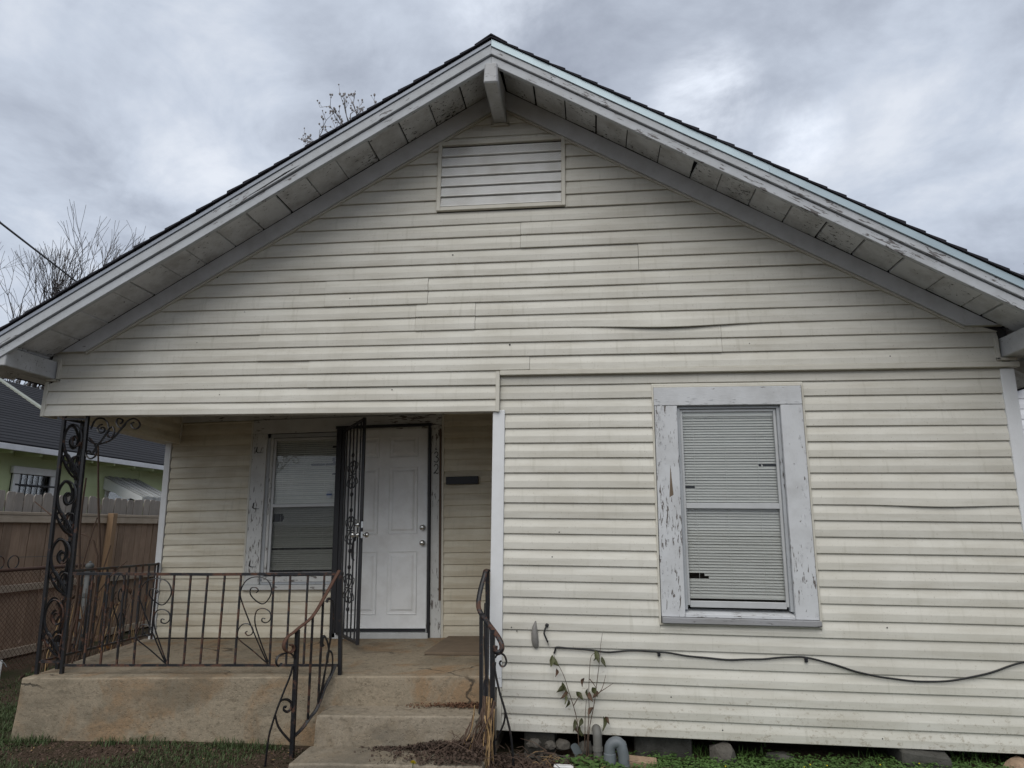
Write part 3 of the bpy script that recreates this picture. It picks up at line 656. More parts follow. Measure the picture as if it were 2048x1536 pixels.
def knob(u, v, r, parent, keyhole=False, y=PY + 0.012):
    mb = MB()
    for (d, rr) in [(0, r), (0.008, r), (0.010, r * 0.6), (0.022, r * 0.5), (0.030, r * 0.95), (0.045, r), (0.055, r * 0.7)]:
        for k in range(14):
            a = 2 * math.pi * k / 14; mb.v.append((u + rr * math.cos(a), y - d, v + rr * math.sin(a)))
    for i in range(6):
        for k in range(14):
            a = i * 14 + k; b = i * 14 + (k + 1) % 14; mb.f.append((a, b, b + 14, a + 14))
    mb.f.append(tuple(6 * 14 + k for k in range(14)))
    return mb
knob(0.925, 1.05, 0.027, door).build('deadbolt', 'steel', door, smooth=True, fn=TB)
knob(0.925, 0.90, 0.027, door).build('door_knob', 'steel', door, smooth=True, fn=TB)
# house number digits
def digit(pts, name):
    MB().tube(spline([(1.064 + a * 0.030, PY - 0.030, v) for a, v in pts], 5), 0.0045, 5).build(name, 'galv', dfr, fn=TB)
digit([(-0.6, 1.785), (0.0, 1.802), (0.55, 1.788), (0.5, 1.765), (-0.1, 1.751), (0.6, 1.74), (0.7, 1.715), (0.1, 1.697), (-0.7, 1.708)], 'digit_three')
digit([(-0.7, 1.655), (-0.2, 1.675), (0.5, 1.668), (0.6, 1.64), (0.0, 1.61), (-0.8, 1.583), (-0.2, 1.592), (0.3, 1.580), (0.8, 1.592)], 'digit_two')
digit([(0.1, 1.845), (-0.2, 1.83), (0.3, 1.822)], 'digit_stub')
# steel gate frame on the door opening
gfr = MB().box(0.003, 1.016, PY - 0.062, PY - 0.030, 2.068, 2.098).build('gate_frame', 'black', house, 0.003, fn=TB)
MB().box(0.985, 1.010, PY - 0.055, PY - 0.012, 0.01, 2.066).build('gate_jamb', 'black', gfr, 0.003, fn=TB)
MB().box(0.014, 0.072, PY - 0.060, PY - 0.004, 0.01, 2.066).build('gate_jamb', 'black', gfr, 0.003, fn=TB)
# open security gate
gA = Vector((-2.535, 1.520, 0)); gB = Vector((-2.085, 0.850, 0))
def G(a, v, off=0.0):   # a 0..1 from hinge to free edge, v above floor; settled lean
    q = gA + (gB - gA) * a; nrm = Vector((gB.y - gA.y, gA.x - gB.x, 0)).normalized()
    return (q.x - 0.024 * (v - 1.0) + nrm.x * off, q.y + nrm.y * off, 0.617 + 0.02 * a + v)
gate = MB()
for a in (0.02, 0.98): gate.tube([G(a, 0.045), G(a, 2.06)], 0.019, 4)
gate.tube([G(0.02, 0.06), G(0.98, 0.06)], 0.017, 4); gate.tube([G(0.02, 2.045), G(0.98, 2.045)], 0.017, 4)
gate = gate.build('security_gate', 'black', house)
for i in range(1, 6): MB().tube([G(i / 6, 0.06), G(i / 6, 2.04)], 0.0085, 4).build('gate_bar', 'black', gate)
for v in (0.50, 1.03, 1.56):
    mb = MB()
    for s_ in (-1, 1):
        for up_ in (-1, 1):
            pts = [G(0.5, v), G(0.5 + s_ * 0.10, v + up_ * 0.05), G(0.5 + s_ * 0.13, v + up_ * 0.10), G(0.5 + s_ * 0.07, v + up_ * 0.13), G(0.5 + s_ * 0.03, v + up_ * 0.10), G(0.5 + s_ * 0.07, v + up_ * 0.08)]
            mb.tube(spline(pts, 4), 0.0055, 5)
            pts = [G(0.5 + s_ * 0.12, v + up_ * 0.02), G(0.5 + s_ * 0.22, v + up_ * 0.05), G(0.5 + s_ * 0.25, v + up_ * 0.09), G(0.5 + s_ * 0.20, v + up_ * 0.10)]
            mb.tube(spline(pts, 4), 0.005, 5)
    mb.tube([G(0.33, v), G(0.67, v)], 0.008, 4)
    for up_ in (-1, 1): mb.ball(G(0.5, v + up_ * 0.19), 0.017, 1, 1, 1.4, 8, 5)
    mb.build('gate_scroll', 'black', gate)
MB().hexa([G(0.955, 0.92, -0.012), G(1.01, 0.92, -0.012), G(1.01, 0.92, 0.012), G(0.955, 0.92, 0.012)], [G(0.955, 1.12, -0.012), G(1.01, 1.12, -0.012), G(1.01, 1.12, 0.012), G(0.955, 1.12, 0.012)]).build('lock_plate', 'black', gate, 0.002)
def lathe_dir(c, d, prof, seg=12):
    d = Vector(d).normalized(); a = Vector((0, 0, 1)); b = d.cross(a); mb = MB(); c = Vector(c)
    for (t_, r_) in prof:
        for k in range(seg):
            an = 2 * math.pi * k / seg; mb.v.append(tuple(c + d * t_ + a * (r_ * math.cos(an)) + b * (r_ * math.sin(an))))
    for i in range(len(prof) - 1):
        for k in range(seg):
            p = i * seg + k; q = i * seg + (k + 1) % seg; mb.f.append((p, q, q + seg, p + seg))
    mb.f.append(tuple(range(seg))); mb.f.append(tuple((len(prof) - 1) * seg + k for k in range(seg)))
    return mb
gn = Vector((gB.y - gA.y, gA.x - gB.x, 0)).normalized()   # faces the window side
kp = [(0.0, 0.026), (0.012, 0.026), (0.014, 0.012), (0.035, 0.012), (0.042, 0.024), (0.060, 0.026), (0.070, 0.016)]
lathe_dir(G(0.93, 0.985, 0.012), gn, kp).build('gate_knob', 'steel', gate, smooth=True)
lathe_dir(G(0.93, 0.985, -0.012), -gn, kp).build('gate_knob', 'steel', gate, smooth=True)
lathe_dir(G(0.93, 1.075, 0.012), gn, [(0, 0.024), (0.016, 0.024), (0.018, 0.014), (0.03, 0.013)]).build('gate_deadbolt', 'steel', gate, smooth=True)
for v in (0.985, 1.075): MB().hexa([G(1.011, v - 0.028, -0.009), G(1.016, v - 0.028, -0.009), G(1.016, v - 0.028, 0.009), G(1.011, v - 0.028, 0.009)], [G(1.011, v + 0.028, -0.009), G(1.016, v + 0.028, -0.009), G(1.016, v + 0.028, 0.009), G(1.011, v + 0.028, 0.009)]).build('strike_plate', 'steel', gate)
MB().tube(spline([G(0.90, 0.97, 0.03), G(0.87, 0.90, 0.05), G(0.86, 0.80, 0.05), G(0.89, 0.76, 0.04)], 4), [0.010] * 13, 6).build('gate_pull', 'iron', gate)

# porch ceiling, side beam, remaining walls, floor
MB().box(-4.62, -0.62, 0.14, 1.60, 2.868, 2.89).build('porch_ceiling', 'soffit', house)
pb = MB().hexa([(-4.63, 0.13, 2.60), (-4.41, 0.13, 2.60), (-4.41, 1.64, 2.545), (-4.64, 1.64, 2.545)], [(-4.63, 0.13, 2.90), (-4.41, 0.13, 2.90), (-4.41, 1.64, 2.90), (-4.64, 1.64, 2.90)]).build('porch_beam', 'trim_cream', house, 0.004)
def PBp(v):   # siding on the inner face of the side beam: v = (y along, 'depth', z)
    return (-4.408 - v[1], v[0], v[2])
for k in range(3):
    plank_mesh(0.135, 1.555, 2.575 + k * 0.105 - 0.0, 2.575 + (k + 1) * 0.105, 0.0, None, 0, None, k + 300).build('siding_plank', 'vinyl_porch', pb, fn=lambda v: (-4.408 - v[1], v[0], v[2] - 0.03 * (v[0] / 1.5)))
MB().box(-4.43, -4.385, 1.53, 1.556, 2.55, 2.88).build('corner_trim', 'trim_cream', house, 0.002)
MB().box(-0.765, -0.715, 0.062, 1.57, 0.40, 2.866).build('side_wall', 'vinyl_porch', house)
MB().box(2.98, 3.03, 0.06, 9.0, 0.30, 3.1).build('side_wall', 'vinyl', house)
MB().box(-4.50, -4.45, 1.70, 9.0, 0.30, 3.1).build('side_wall', 'vinyl', house)
MB().box(-4.50, 3.03, 9.0, 9.05, 0.30, 3.1).build('back_wall', 'vinyl', house)
MB().prism_xz([(-4.50, 3.1), (3.03, 3.1), (APX, 5.35)], 9.0, 9.05).build('back_gable', 'vinyl', house)
MB().box(-0.61, 2.97, 0.06, 8.99, 0.300, 0.36).box(-4.44, -0.61, 1.70, 8.99, 0.31, 0.37).build('floor_frame', 'dark_room', house)
MB().box(-4.44, 2.97, 1.70, 8.99, 2.92, 2.95).box(-0.61, 2.97, 0.06, 1.70, 2.92, 2.95).build('ceiling', 'dark_room', house)
for (x0, x1, y0, y1, zb) in [(0.265, 0.665, 0.10, 0.45, 0.285), (-0.52, -0.30, 0.06, 0.40, 0.285), (2.85, 3.02, 0.10, 0.5, 0.285), (1.3, 1.7, 2.4, 2.8, 0.29), (-0.4, 0.0, 2.4, 2.8, 0.29)]:
    MB().box(x0, x1, y0, y1, 0.0, zb).build('pier', 'conc_grey', house, 0.008)

# --- roof
RS = 0.595
roof = MB().prism_xz([(-4.95, 5.455 - RS * 4.205), (APX, 5.455), (3.55, 5.455 - RS * 4.295), (3.55, 5.477 - RS * 4.295), (APX, 5.477), (-4.95, 5.477 - RS * 4.205)], -0.586, 9.3).build('roof', 'shingle', house)
cs = 1 / math.sqrt(1 + RS * RS)
for s_ in (-1, 1):
    dmax = 4.27 if s_ < 0 else 4.36
    d = dmax; i = 0
    while d > 0.01:
        e = 0.122; d1 = max(0.0, d - e)
        j = R.uniform(-0.004, 0.004); tk = 0.022 + R.uniform(-0.003, 0.003)
        yf = -0.614 + R.uniform(-0.004, 0.004)
        p0 = (APX + s_ * (d + 0.004), 5.479 - RS * (d + 0.004)); p1 = (APX + s_ * d1, 5.479 - RS * d1)
        poly = [p0, p1, (p1[0], p1[1] + 0.010), (p0[0], p0[1] + tk)]
        if s_ < 0: poly = poly[::-1]
        MB().prism_xz(poly, yf, 9.33).build('shingle_course', 'shingle', roof)
        d = d1; i += 1
cap = MB().prism_xz([(APX - 0.13, 5.476 - RS * 0.13 + 0.016), (APX, 5.500), (APX + 0.13, 5.476 - RS * 0.13 + 0.016), (APX + 0.13, 5.476 - RS * 0.13 + 0.024), (APX, 5.512), (APX - 0.13, 5.476 - RS * 0.13 + 0.024)], -0.616, 9.33).build('ridge_cap', 'shingle', roof)

def band(s_, z0, z1, y0, y1, d0=0.0, d1=4.2, segs=7, wob=0.0, k0=RS, k1=RS):
    """sloping board: lower edge z0-k*d, upper edge z1-k*d"""
    mb = MB(); n = segs
    for i in range(n + 1):
        d = d0 + (d1 - d0) * i / n; ww = wob * mnoise.noise(Vector((d * 1.1, s_ * 3.0, z0)))
        x = APX + s_ * d; a = z0 - k0 * d + ww; b = z1 - k1 * d + ww
        mb.v += [(x, y0, a), (x, y0, b), (x, y1, b), (x, y1, a)]
    for i in range(n):
        o_ = i * 4
        for k in range(4): mb.f.append((o_ + k, o_ + (k + 1) % 4, o_ + 4 + (k + 1) % 4, o_ + 4 + k))
    mb.f.append((0, 1, 2, 3)); mb.f.append((n * 4, n * 4 + 1, n * 4 + 2, n * 4 + 3))
    return mb
for s_ in (-1, 1):
    dl = 4.20 if s_ < 0 else 4.29
    band(s_, 5.266, 5.341, -0.572, -0.536, 0.0, dl, 9, 0.006).build('rake_board', 'rake_l' if s_ < 0 else 'rake_r', roof, 0.003)
    if s_ < 0:
        band(s_, 5.349, 5.430, -0.590, -0.540, 0.0, dl, 9, 0.004).build('rake_board', 'rake_l' if s_ < 0 else 'rake_r', roof, 0.003)
        band(s_, 5.432, 5.466, -0.600, -0.560, 0.0, dl, 9, 0.004).build('drip_edge', 'drip_grey', roof, 0.002)
    else:
        band(s_, 5.349, 5.408, -0.590, -0.540, 0.0, dl, 9, 0.004).build('rake_board', 'rake_l' if s_ < 0 else 'rake_r', roof, 0.003)
        band(s_, 5.411, 5.476, -0.600, -0.588, 0.0, 2.06, 5, 0.003).build('drip_edge', 'drip_blue', roof, 0.002)
        band(s_, 5.409, 5.470, -0.603, -0.590, 2.03, dl, 5, 0.003).build('drip_edge', 'drip_blue', roof, 0.002)
        band(s_, 5.409, 5.452, -0.5855, -0.560, 0.0, dl, 5, 0.0).build('rake_backing', 'rake_r', roof)
    # barge board against the wall
    dd_ = (5.236 - (3.140 if s_ < 0 else 3.185)) / LIMS
    band(s_, 5.236, 5.404, -0.078, -0.031, 0.0, dd_, 8, 0.0, LIMS, 0.6).build('frieze_board', 'frieze', roof, 0.003)
    band(s_, 5.214, 5.234, -0.064, -0.031, 0.0, dd_, 8, 0.0, LIMS, LIMS).build('trim_strip', 'trim_cream', roof, 0.002)
    zlo = 3.140 if s_ < 0 else 3.185
    dlo = (5.236 - zlo) / LIMS; dhi = (5.404 - zlo) / 0.6
    tri = [(APX + s_ * min(dlo, dd_), 5.404 - 0.6 * min(dlo, dd_)), (APX + s_ * min(dlo, dd_), zlo), (APX + s_ * dhi, zlo)]
    MB().prism_xz(tri if s_ > 0 else tri[::-1], -0.076, -0.031).build('frieze_board', 'frieze', roof)
    # soffit boards, running front to back
    d = 0.06; i = 0
    widths = [0.20, 0.24, 0.25, 0.13, 0.24, 0.25, 0.23, 0.26, 0.25, 0.24, 0.26, 0.25, 0.24, 0.25, 0.26, 0.25, 0.25, 0.25]
    R.shuffle(widths)
    while d < dl - 0.02:
        wd = widths[i % len(widths)]; gp = R.choice([0.007, 0.010, 0.013, 0.016]); d1 = min(dl, d + wd) - gp
        wedge = 0.045 if (s_ > 0 and abs(d - 1.6) < 0.13) else 0.0
        zf = 5.406 + R.uniform(-0.004, 0.004); tilt = R.uniform(-0.004, 0.004)
        def P(dv, y, z): return (APX + s_ * dv, y, z - 0.6 * dv)
        y0, y1 = -0.535, -0.079
        b4 = [P(d + wedge, y0, zf + tilt), P(d1, y0, zf), P(d1, y1, zf), P(d, y1, zf + tilt)]
        t4 = [(x, y, z + 0.020) for x, y, z in b4]
        if s_ < 0: b4 = b4[::-1]; t4 = t4[::-1]
        MB().hexa(b4, t4).build('soffit_board', 'soffit', roof, 0.002)
        d += wd; i += 1
# horizontal returns at the lower corners
MB().box(-4.64, -4.27, -0.064, -0.031, 3.138, 3.156).box(2.78, 3.0, -0.064, -0.031, 3.180, 3.198).build('trim_strip', 'trim_cream', roof, 0.002)
# peeled split in the left rake board
MB().add([(APX - d_, -0.5915, z_ - RS * d_) for d_, z_ in [(1.50, 5.372), (1.62, 5.366), (1.80, 5.362), (1.98, 5.365), (1.80, 5.371), (1.62, 5.379)]], [(0, 1, 2, 3, 4, 5)]).build('rake_split', 'crack', roof)
# ridge and eave beams
rb = MB().hexa([(-0.800, -0.600, 5.088), (-0.690, -0.600, 5.088), (-0.690, -0.031, 5.088), (-0.800, -0.031, 5.088)], [(-0.795, -0.600, 5.262), (-0.695, -0.600, 5.262), (-0.695, -0.031, 5.39), (-0.795, -0.031, 5.39)]).build('ridge_beam', 'beam', roof, 0.010)
for (a, b, c_, d_) in [(-0.825, -0.803, 5.065, 5.20), (-0.687, -0.665, 5.065, 5.20), (-0.825, -0.665, 5.062, 5.085)]:
    MB().box(a, b, -0.060, -0.032, c_, d_).build('trim_strip', 'trim_cream', roof, 0.002)
MB().box(-4.705, -4.560, -0.560, 0.20, 2.905, 3.058).build('eave_beam', 'beam', roof, 0.006)
MB().box(2.965, 3.115, -0.560, 0.20, 2.945, 3.088).build('eave_beam', 'beam', roof, 0.006)
MB().box(-4.545, -4.520, -0.062, -0.031, 2.890, 3.075).box(-4.64, -4.52, -0.062, -0.031, 2.886, 2.905).build('trim_strip', 'trim_cream', roof, 0.002)
MB().box(2.925, 2.950, -0.062, -0.031, 2.925, 3.09).box(2.925, 3.06, -0.062, -0.031, 2.920, 2.942).build('trim_strip', 'trim_cream', roof, 0.002)
# side eave rafter tails and fascia
for y in [0.3 + 0.6 * i for i in range(15)]:
    for s_, de in ((-1, 4.18), (1, 4.27)):
        xa, xb = APX + s_ * 3.82, APX + s_ * de
        za, zb_ = 5.43 - 0.6 * 3.82, 5.43 - 0.6 * de
        q = [(xa, za - 0.11), (xb, zb_ - 0.10), (xb, zb_ - 0.002), (xa, za - 0.002)]
        MB().prism_xz(q if s_ > 0 else q[::-1], y, y + 0.045).build('rafter_tail', 'frieze', roof)
for s_, de in ((-1, 4.205), (1, 4.295)):
    xa, xb = APX + s_ * 3.80, APX + s_ * de
    q = [(xa, 5.432 - RS * 3.80), (xb, 5.432 - RS * de), (xb, 5.452 - RS * de), (xa, 5.452 - RS * 3.80)]
    MB().prism_xz(q if s_ > 0 else q[::-1], -0.07, 9.2).build('eave_soffit', 'soffit', roof)

# wall plaque
tag(MB().box(1.170, 1.500, PY - 0.055, PY - 0.019, 1.468, 1.545).build('wall_plaque', 'black', bev=0.004, fn=TB), 'long black blank plaque on the porch wall right of the door', 'plaque')
# security sticker
stk = thing('window_sticker', TB((-0.075, PY + 0.02, 1.40)), 'small blue and white security sticker inside the porch window corner', 'sticker')
hexp = [(math.cos(a) * 0.034, math.sin(a) * 0.036) for a in [math.pi / 8 + i * math.pi / 4 for i in range(8)]]
MB().prism_xz([(-0.075 + a, 1.40 + b) for a, b in hexp], PY + 0.0255, PY + 0.0275).build('badge', 'sticker_w', stk, fn=TB)
MB().box(-0.104, -0.046, PY + 0.0243, PY + 0.0254, 1.391, 1.409).build('stripe', 'sticker_b', stk, fn=TB)

# ------------------------------------------------------------------ concrete porch and steps
def fl(x, y): return 0.617 + 0.032 * (x + 2.6) + 0.02 * (y - 1.575)
porch = thing('concrete_porch', (-2.6, 0.0, 0.0), 'stained concrete porch slab with three worn steps', 'porch')
def rough_block(b, t_, name, mat, nx_=14, nz_=4, jit=0.006):
    """block with a subdivided, slightly uneven front and top"""
    mb = MB().hexa(b, t_); me = mb.mesh(name, mat, org(porch))
    bm = bmesh.new(); bm.from_mesh(me)
    bmesh.ops.bevel(bm, geom=list(bm.edges), offset=0.011, segments=2, affect='EDGES', profile=0.6)
    bmesh.ops.subdivide_edges(bm, edges=[e for e in bm.edges if e.calc_length() > 0.12], cuts=14, use_grid_fill=True)
    for v in bm.verts:
        c = v.co; n_ = mnoise.noise_vector(Vector((c.x * 3.5, c.y * 5, c.z * 5))); n2 = mnoise.noise_vector(Vector((c.x * 14, c.y * 14, c.z * 14)))
        v.co += Vector((n_.x * 0.3, n_.y, n_.z * 0.7)) * jit + n2 * jit * 0.5
    bm.to_mesh(me); bm.free(); me.update()
    o = bpy.data.objects.new(name, me); COL.objects.link(o); o.parent = porch; ORG[o.name] = org(porch); return o
rough_block([(-4.42, -0.125, -0.15), (-0.72, -0.02, -0.15), (-0.72, 1.60, -0.15), (-4.60, 1.60, -0.15)],
            [(-4.40, -0.110, fl(-4.40, -0.11)), (-0.72, 0.0, fl(-0.72, 0)), (-0.72, 1.60, fl(-0.72, 1.6)), (-4.575, 1.60, fl(-4.575, 1.6))], 'slab', 'conc')
def st(x, z): return z + 0.032 * (x + 1.95)
rough_block([(-1.96, -0.31, -0.15), (-0.70, -0.31, -0.15), (-0.70, -0.03, -0.15), (-1.96, -0.03, -0.15)],
            [(-1.945, -0.295, st(-1.945, 0.403)), (-0.71, -0.295, st(-0.71, 0.403)), (-0.71, -0.03, st(-0.71, 0.408)), (-1.945, -0.03, st(-1.945, 0.408))], 'step', 'conc_step')
rough_block([(-1.985, -0.67, -0.15), (-0.70, -0.67, -0.15), (-0.70, -0.30, -0.15), (-1.985, -0.30, -0.15)],
            [(-1.968, -0.648, st(-1.968, 0.206)), (-0.71, -0.648, st(-0.71, 0.206)), (-0.71, -0.30, st(-0.71, 0.212)), (-1.968, -0.30, st(-1.968, 0.212))], 'step', 'conc_step')
# brown board lying by the door
dm = MB().hexa([(-1.44, 0.74, fl(-1.44, .74) + .002), (-0.86, 0.70, fl(-.86, .70) + .002), (-0.86, 1.50, fl(-.86, 1.5) + .002), (-1.40, 1.52, fl(-1.4, 1.52) + .002)],
          [(-1.44, 0.74, fl(-1.44, .74) + .026), (-0.86, 0.70, fl(-.86, .70) + .026), (-0.86, 1.50, fl(-.86, 1.5) + .022), (-1.40, 1.52, fl(-1.4, 1.52) + .022)]).build('door_mat', 'mat_brown', bev=0.003)
tag(dm, 'flat brown board lying as a mat on the porch right of the door', 'mat')

# ------------------------------------------------------------------ wrought iron
# corner column
colm = thing('iron_column', (-4.33, 0.08, fl(-4.33, 0.08)), 'tall black wrought iron scrollwork column holding the porch corner', 'column')
cA, cB, cC = Vector((-4.385, 0.015, 0)), Vector((-4.195, 0.045, 0)), Vector((-4.375, 0.215, 0))
def CP(base, z):
    q = (z - 0.53) / 2.05
    return (base.x - 0.062 * q, base.y - 0.030 * q, z)
for b in (cA, cB, cC): MB().tube([CP(b, fl(b.x, b.y) - 0.01), CP(b, 2.60)], 0.0175, 4).build('post', 'iron', colm)
for (z, a, b) in [(0.625, cA, cB), (0.625, cA, cC), (2.565, cA, cB), (2.565, cA, cC)]:
    MB().tube([CP(a, z), CP(b, z)], 0.012, 4).build('cross_bar', 'iron_rust' if z < 1 else 'iron', colm)
def CPanel(a, b, u, z):
    p = Vector(CP(a, z)); q = Vector(CP(b, z)); return p + (q - p) * u
unit1 = [(0.93, 0.0), (0.80, 0.12), (0.52, 0.30), (0.22, 0.46), (0.08, 0.64), (0.12, 0.82), (0.34, 0.95), (0.60, 0.93), (0.80, 0.80), (0.80, 0.64), (0.62, 0.56), (0.46, 0.60), (0.42, 0.69), (0.54, 0.75), (0.64, 0.70)]
unit2 = [(0.90, 0.0), (0.86, 0.20), (0.90, 0.42), (0.96, 0.62), (0.90, 0.92)]
unit3 = [(0.05, 0.42), (0.30, 0.24), (0.60, 0.10), (0.92, 0.02)]
unit4 = [(0.60, 0.14), (0.56, 0.30), (0.70, 0.40), (0.90, 0.36), (0.92, 0.26), (0.80, 0.22), (0.72, 0.28)]
unit5 = [(0.10, 0.30), (0.16, 0.40), (0.34, 0.42), (0.44, 0.34), (0.36, 0.26), (0.26, 0.30)]
hU = 0.475
for (a, b) in ((cA, cB), (cA, cC)):
    for i in range(4):
        z0 = 0.64 + i * hU
        for (un, r_) in ((unit1, 0.0105), (unit2, 0.0105), (unit3, 0.009), (unit4, 0.0085), (unit5, 0.0075)):
            MB().tube(spline([CPanel(a, b, u, z0 + v * hU) for u, v in un], 5), r_, 5, flat=(0.7, 1.35)).build('scroll', 'iron_rust' if i == 0 else 'iron', colm)
brk = [
 [(-4.197, 2.391), (-4.119, 2.354), (-4.04, 2.361), (-3.965, 2.397), (-3.911, 2.464), (-3.864, 2.531), (-3.812, 2.565), (-3.763, 2.553), (-3.734, 2.515), (-3.753, 2.481), (-3.794, 2.486), (-3.814, 2.516), (-3.792, 2.535)],
 [(-3.864, 2.531), (-3.883, 2.494), (-3.923, 2.494), (-3.952, 2.532), (-3.941, 2.566), (-3.899, 2.557), (-3.901, 2.531), (-3.919, 2.524)],
 [(-4.178, 2.481), (-4.149, 2.556), (-4.086, 2.571), (-4.033, 2.532), (-4.013, 2.487), (-3.979, 2.495), (-3.96, 2.45), (-3.975, 2.408), (-4.007, 2.413), (-4.023, 2.443), (-4.006, 2.462)],
 [(-4.079, 2.518), (-4.102, 2.511), (-4.119, 2.481), (-4.093, 2.45), (-4.057, 2.453), (-4.049, 2.48), (-4.076, 2.495), (-4.09, 2.48)],
 [(-4.009, 2.48), (-4.06, 2.391), (-4.107, 2.324), (-4.131, 2.272)],
 [(-4.183, 2.406), (-4.127, 2.354), (-4.098, 2.294), (-4.104, 2.25), (-4.141, 2.228), (-4.18, 2.246), (-4.192, 2.28), (-4.167, 2.295), (-4.143, 2.272)]]
for q in brk: MB().tube(spline([(x - 0.045, 0.028, z + 0.004) for x, z in q], 5), 0.0085, 5, flat=(0.8, 1.3)).build('bracket_scroll', 'iron', colm)

# front porch railing
fr_rail = thing('porch_railing', (-3.0, 0.03, fl(-3.0, 0.03)), 'rusty iron railing with scroll panels along the front of the porch', 'railing', 'porch railings')
MB().tube([(-4.20, 0.03, 1.300), (-3.0, 0.03, 1.315), (-1.93, 0.03, 1.340)], 0.0150, 4).build('top_rail', 'iron_rust', fr_rail)
MB().tube([(-4.17, 0.03, 0.602), (-3.0, 0.03, 0.640), (-1.90, 0.03, 0.674)], 0.0125, 4).build('bottom_rail', 'iron_rust', fr_rail)
bt = [-4.028, -3.886, -3.749, -3.615, None, -3.324, -3.184, -3.041, -2.898, -2.763, None, -2.492, -2.357, -2.214, -2.081]
bb = [-4.004, -3.863, -3.726, -3.583, None, -3.300, -3.168, -3.032, -2.894, -2.750, None, -2.470, -2.339, -2.200, -2.070]
bal = MB().tube([(0, 0, 0), (0, 0, 1)], 0.0092, 4).mesh('baluster', 'iron_rust')
def mesh_between(name, me, p0, p1, parent):
    p0, p1 = Vector(p0), Vector(p1); d = p1 - p0
    o = inst(name, me, p0, parent); o.rotation_euler = d.to_track_quat('Z', 'Y').to_euler(); o.scale = (1, 1, d.length); return o
for a, b in zip(bt, bb):
    if a is None: continue
    mesh_between('baluster', bal, (b, 0.03, 0.64 + 0.0316 * (b + 3.0)), (a, 0.03, 1.316 + 0.019 * (a + 3.0)), fr_rail)
sA = [(240, 680), (150, 465), (75, 270), (68, 200), (110, 130), (180, 108), (250, 130), (280, 185), (270, 240), (225, 290), (175, 270), (135, 225), (140, 185), (170, 180), (190, 200), (175, 215)]
sB = [(245, 670), (200, 540), (165, 420), (175, 340), (220, 320), (265, 345), (268, 390), (240, 415), (212, 405), (215, 385), (232, 390)]
sC = [(240, 680), (140, 590), (55, 520), (50, 470), (80, 425), (125, 425), (150, 460), (140, 490), (115, 497), (100, 480), (112, 470)]
for (xlt, xlb, xrt, xrb) in [(-3.615, -3.583, -3.324, -3.300), (-2.763, -2.750, -2.492, -2.470)]:
    for q in (sA, sB, sC):
        pts = []
        for (a, b) in q:
            v = (690 - b) / 600; u = (a - (30 + 40 * v)) / (232 - 10 * (1 - v))
            xl = xlb + (xlt - xlb) * v; xr = xrb + (xrt - xrb) * v; x = xl + (xr - xl) * u
            pts.append((x, 0.03, 0.64 + 0.0316 * (x + 3.0) + v * 0.672))
        MB().tube(spline(pts, 4), 0.0062, 5, flat=(0.7, 1.3)).build('scroll', 'iron', fr_rail)
MB().tube([(-1.905, 0.02, fl(-1.9, 0.02) - 0.01), (-1.945, 0.02, 1.345)], 0.0185, 4).build('newel_post', 'iron', fr_rail)

# side porch railing
sd = thing('porch_railing', (-4.42, 0.9, fl(-4.42, 0.9)), 'rusty iron railing running back along the left edge of the porch', 'railing', 'porch railings')
def SD(q, z): return (-4.335 - 0.13 * q - 0.02 * (z - 0.6), 0.22 + 1.33 * q, z)
MB().tube([SD(0, 1.307), SD(1, 1.295)], 0.015, 4).build('top_rail', 'iron_rust', sd)
MB().tube([SD(0, 0.64), SD(1, 0.610)], 0.0125, 4).build('bottom_rail', 'iron_rust', sd)
for i in range(1, 12):
    q = i / 11.5
    if i == 6: continue
    mesh_between('baluster', bal, SD(q, 0.635 - 0.03 * q), SD(q, 1.30), sd)
for un in (unit1, unit4): MB().tube(spline([SD(5 / 11.5 + u * 2 / 11.5, 0.64 + v * 0.62) for u, v in un], 4), 0.0062, 5).build('scroll', 'iron', sd)
MB().tube([SD(1.0, 0.56), SD(1.0, 1.31)], 0.013, 4).build('end_post', 'iron_rust', sd)

# left stair railing
def rail_thing(pts_hand, label, loc, mats): pass
ls = thing('stair_railing', (-2.0, -0.16, 0.3), 'rusty curved iron handrail on the left of the steps', 'railing', 'stair railings')
MB().tube(spline([(-1.935, -0.044, 1.368), (-1.978, -0.123, 1.237), (-2.024, -0.209, 1.097), (-2.054, -0.263, 1.036), (-2.095, -0.339, 0.989), (-2.118, -0.381, 0.96), (-2.138, -0.418, 0.94), (-2.151, -0.442, 0.904), (-2.152, -0.445, 0.875), (-2.145, -0.432, 0.849), (-2.133, -0.409, 0.833), (-2.121, -0.387, 0.832), (-2.112, -0.37, 0.849), (-2.117, -0.38, 0.877), (-2.127, -0.399, 0.88)], 4), 0.016, 6, flat=(0.45, 1.15)).build('handrail', 'iron_brown', ls, smooth=True)
def part_curve(name, pts, r_, mat, par, flat=(0.7, 1.3)): MB().tube(spline(pts, 4), r_, 5, flat=flat).build(name, mat, par)
part_curve('scroll', [(-2.104, -0.356, 0.783), (-2.114, -0.375, 0.811), (-2.13, -0.404, 0.83), (-2.147, -0.436, 0.83), (-2.165, -0.467, 0.825), (-2.176, -0.489, 0.804), (-2.176, -0.489, 0.771), (-2.166, -0.47, 0.753), (-2.155, -0.45, 0.768)], 0.009, 'iron', ls)
part_curve('lower_rail', [(-1.926, -0.028, 0.689), (-1.946, -0.065, 0.613), (-1.97, -0.108, 0.539), (-1.986, -0.138, 0.46), (-2.002, -0.168, 0.402), (-2.025, -0.211, 0.363), (-2.054, -0.263, 0.307), (-2.088, -0.328, 0.268)], 0.015, 'iron', ls, (0.6, 1.2))
MB().tube([(-2.101, -0.351, 0.975), (-2.087, -0.326, 0.08)], 0.0195, 4).build('newel_post', 'iron', ls)
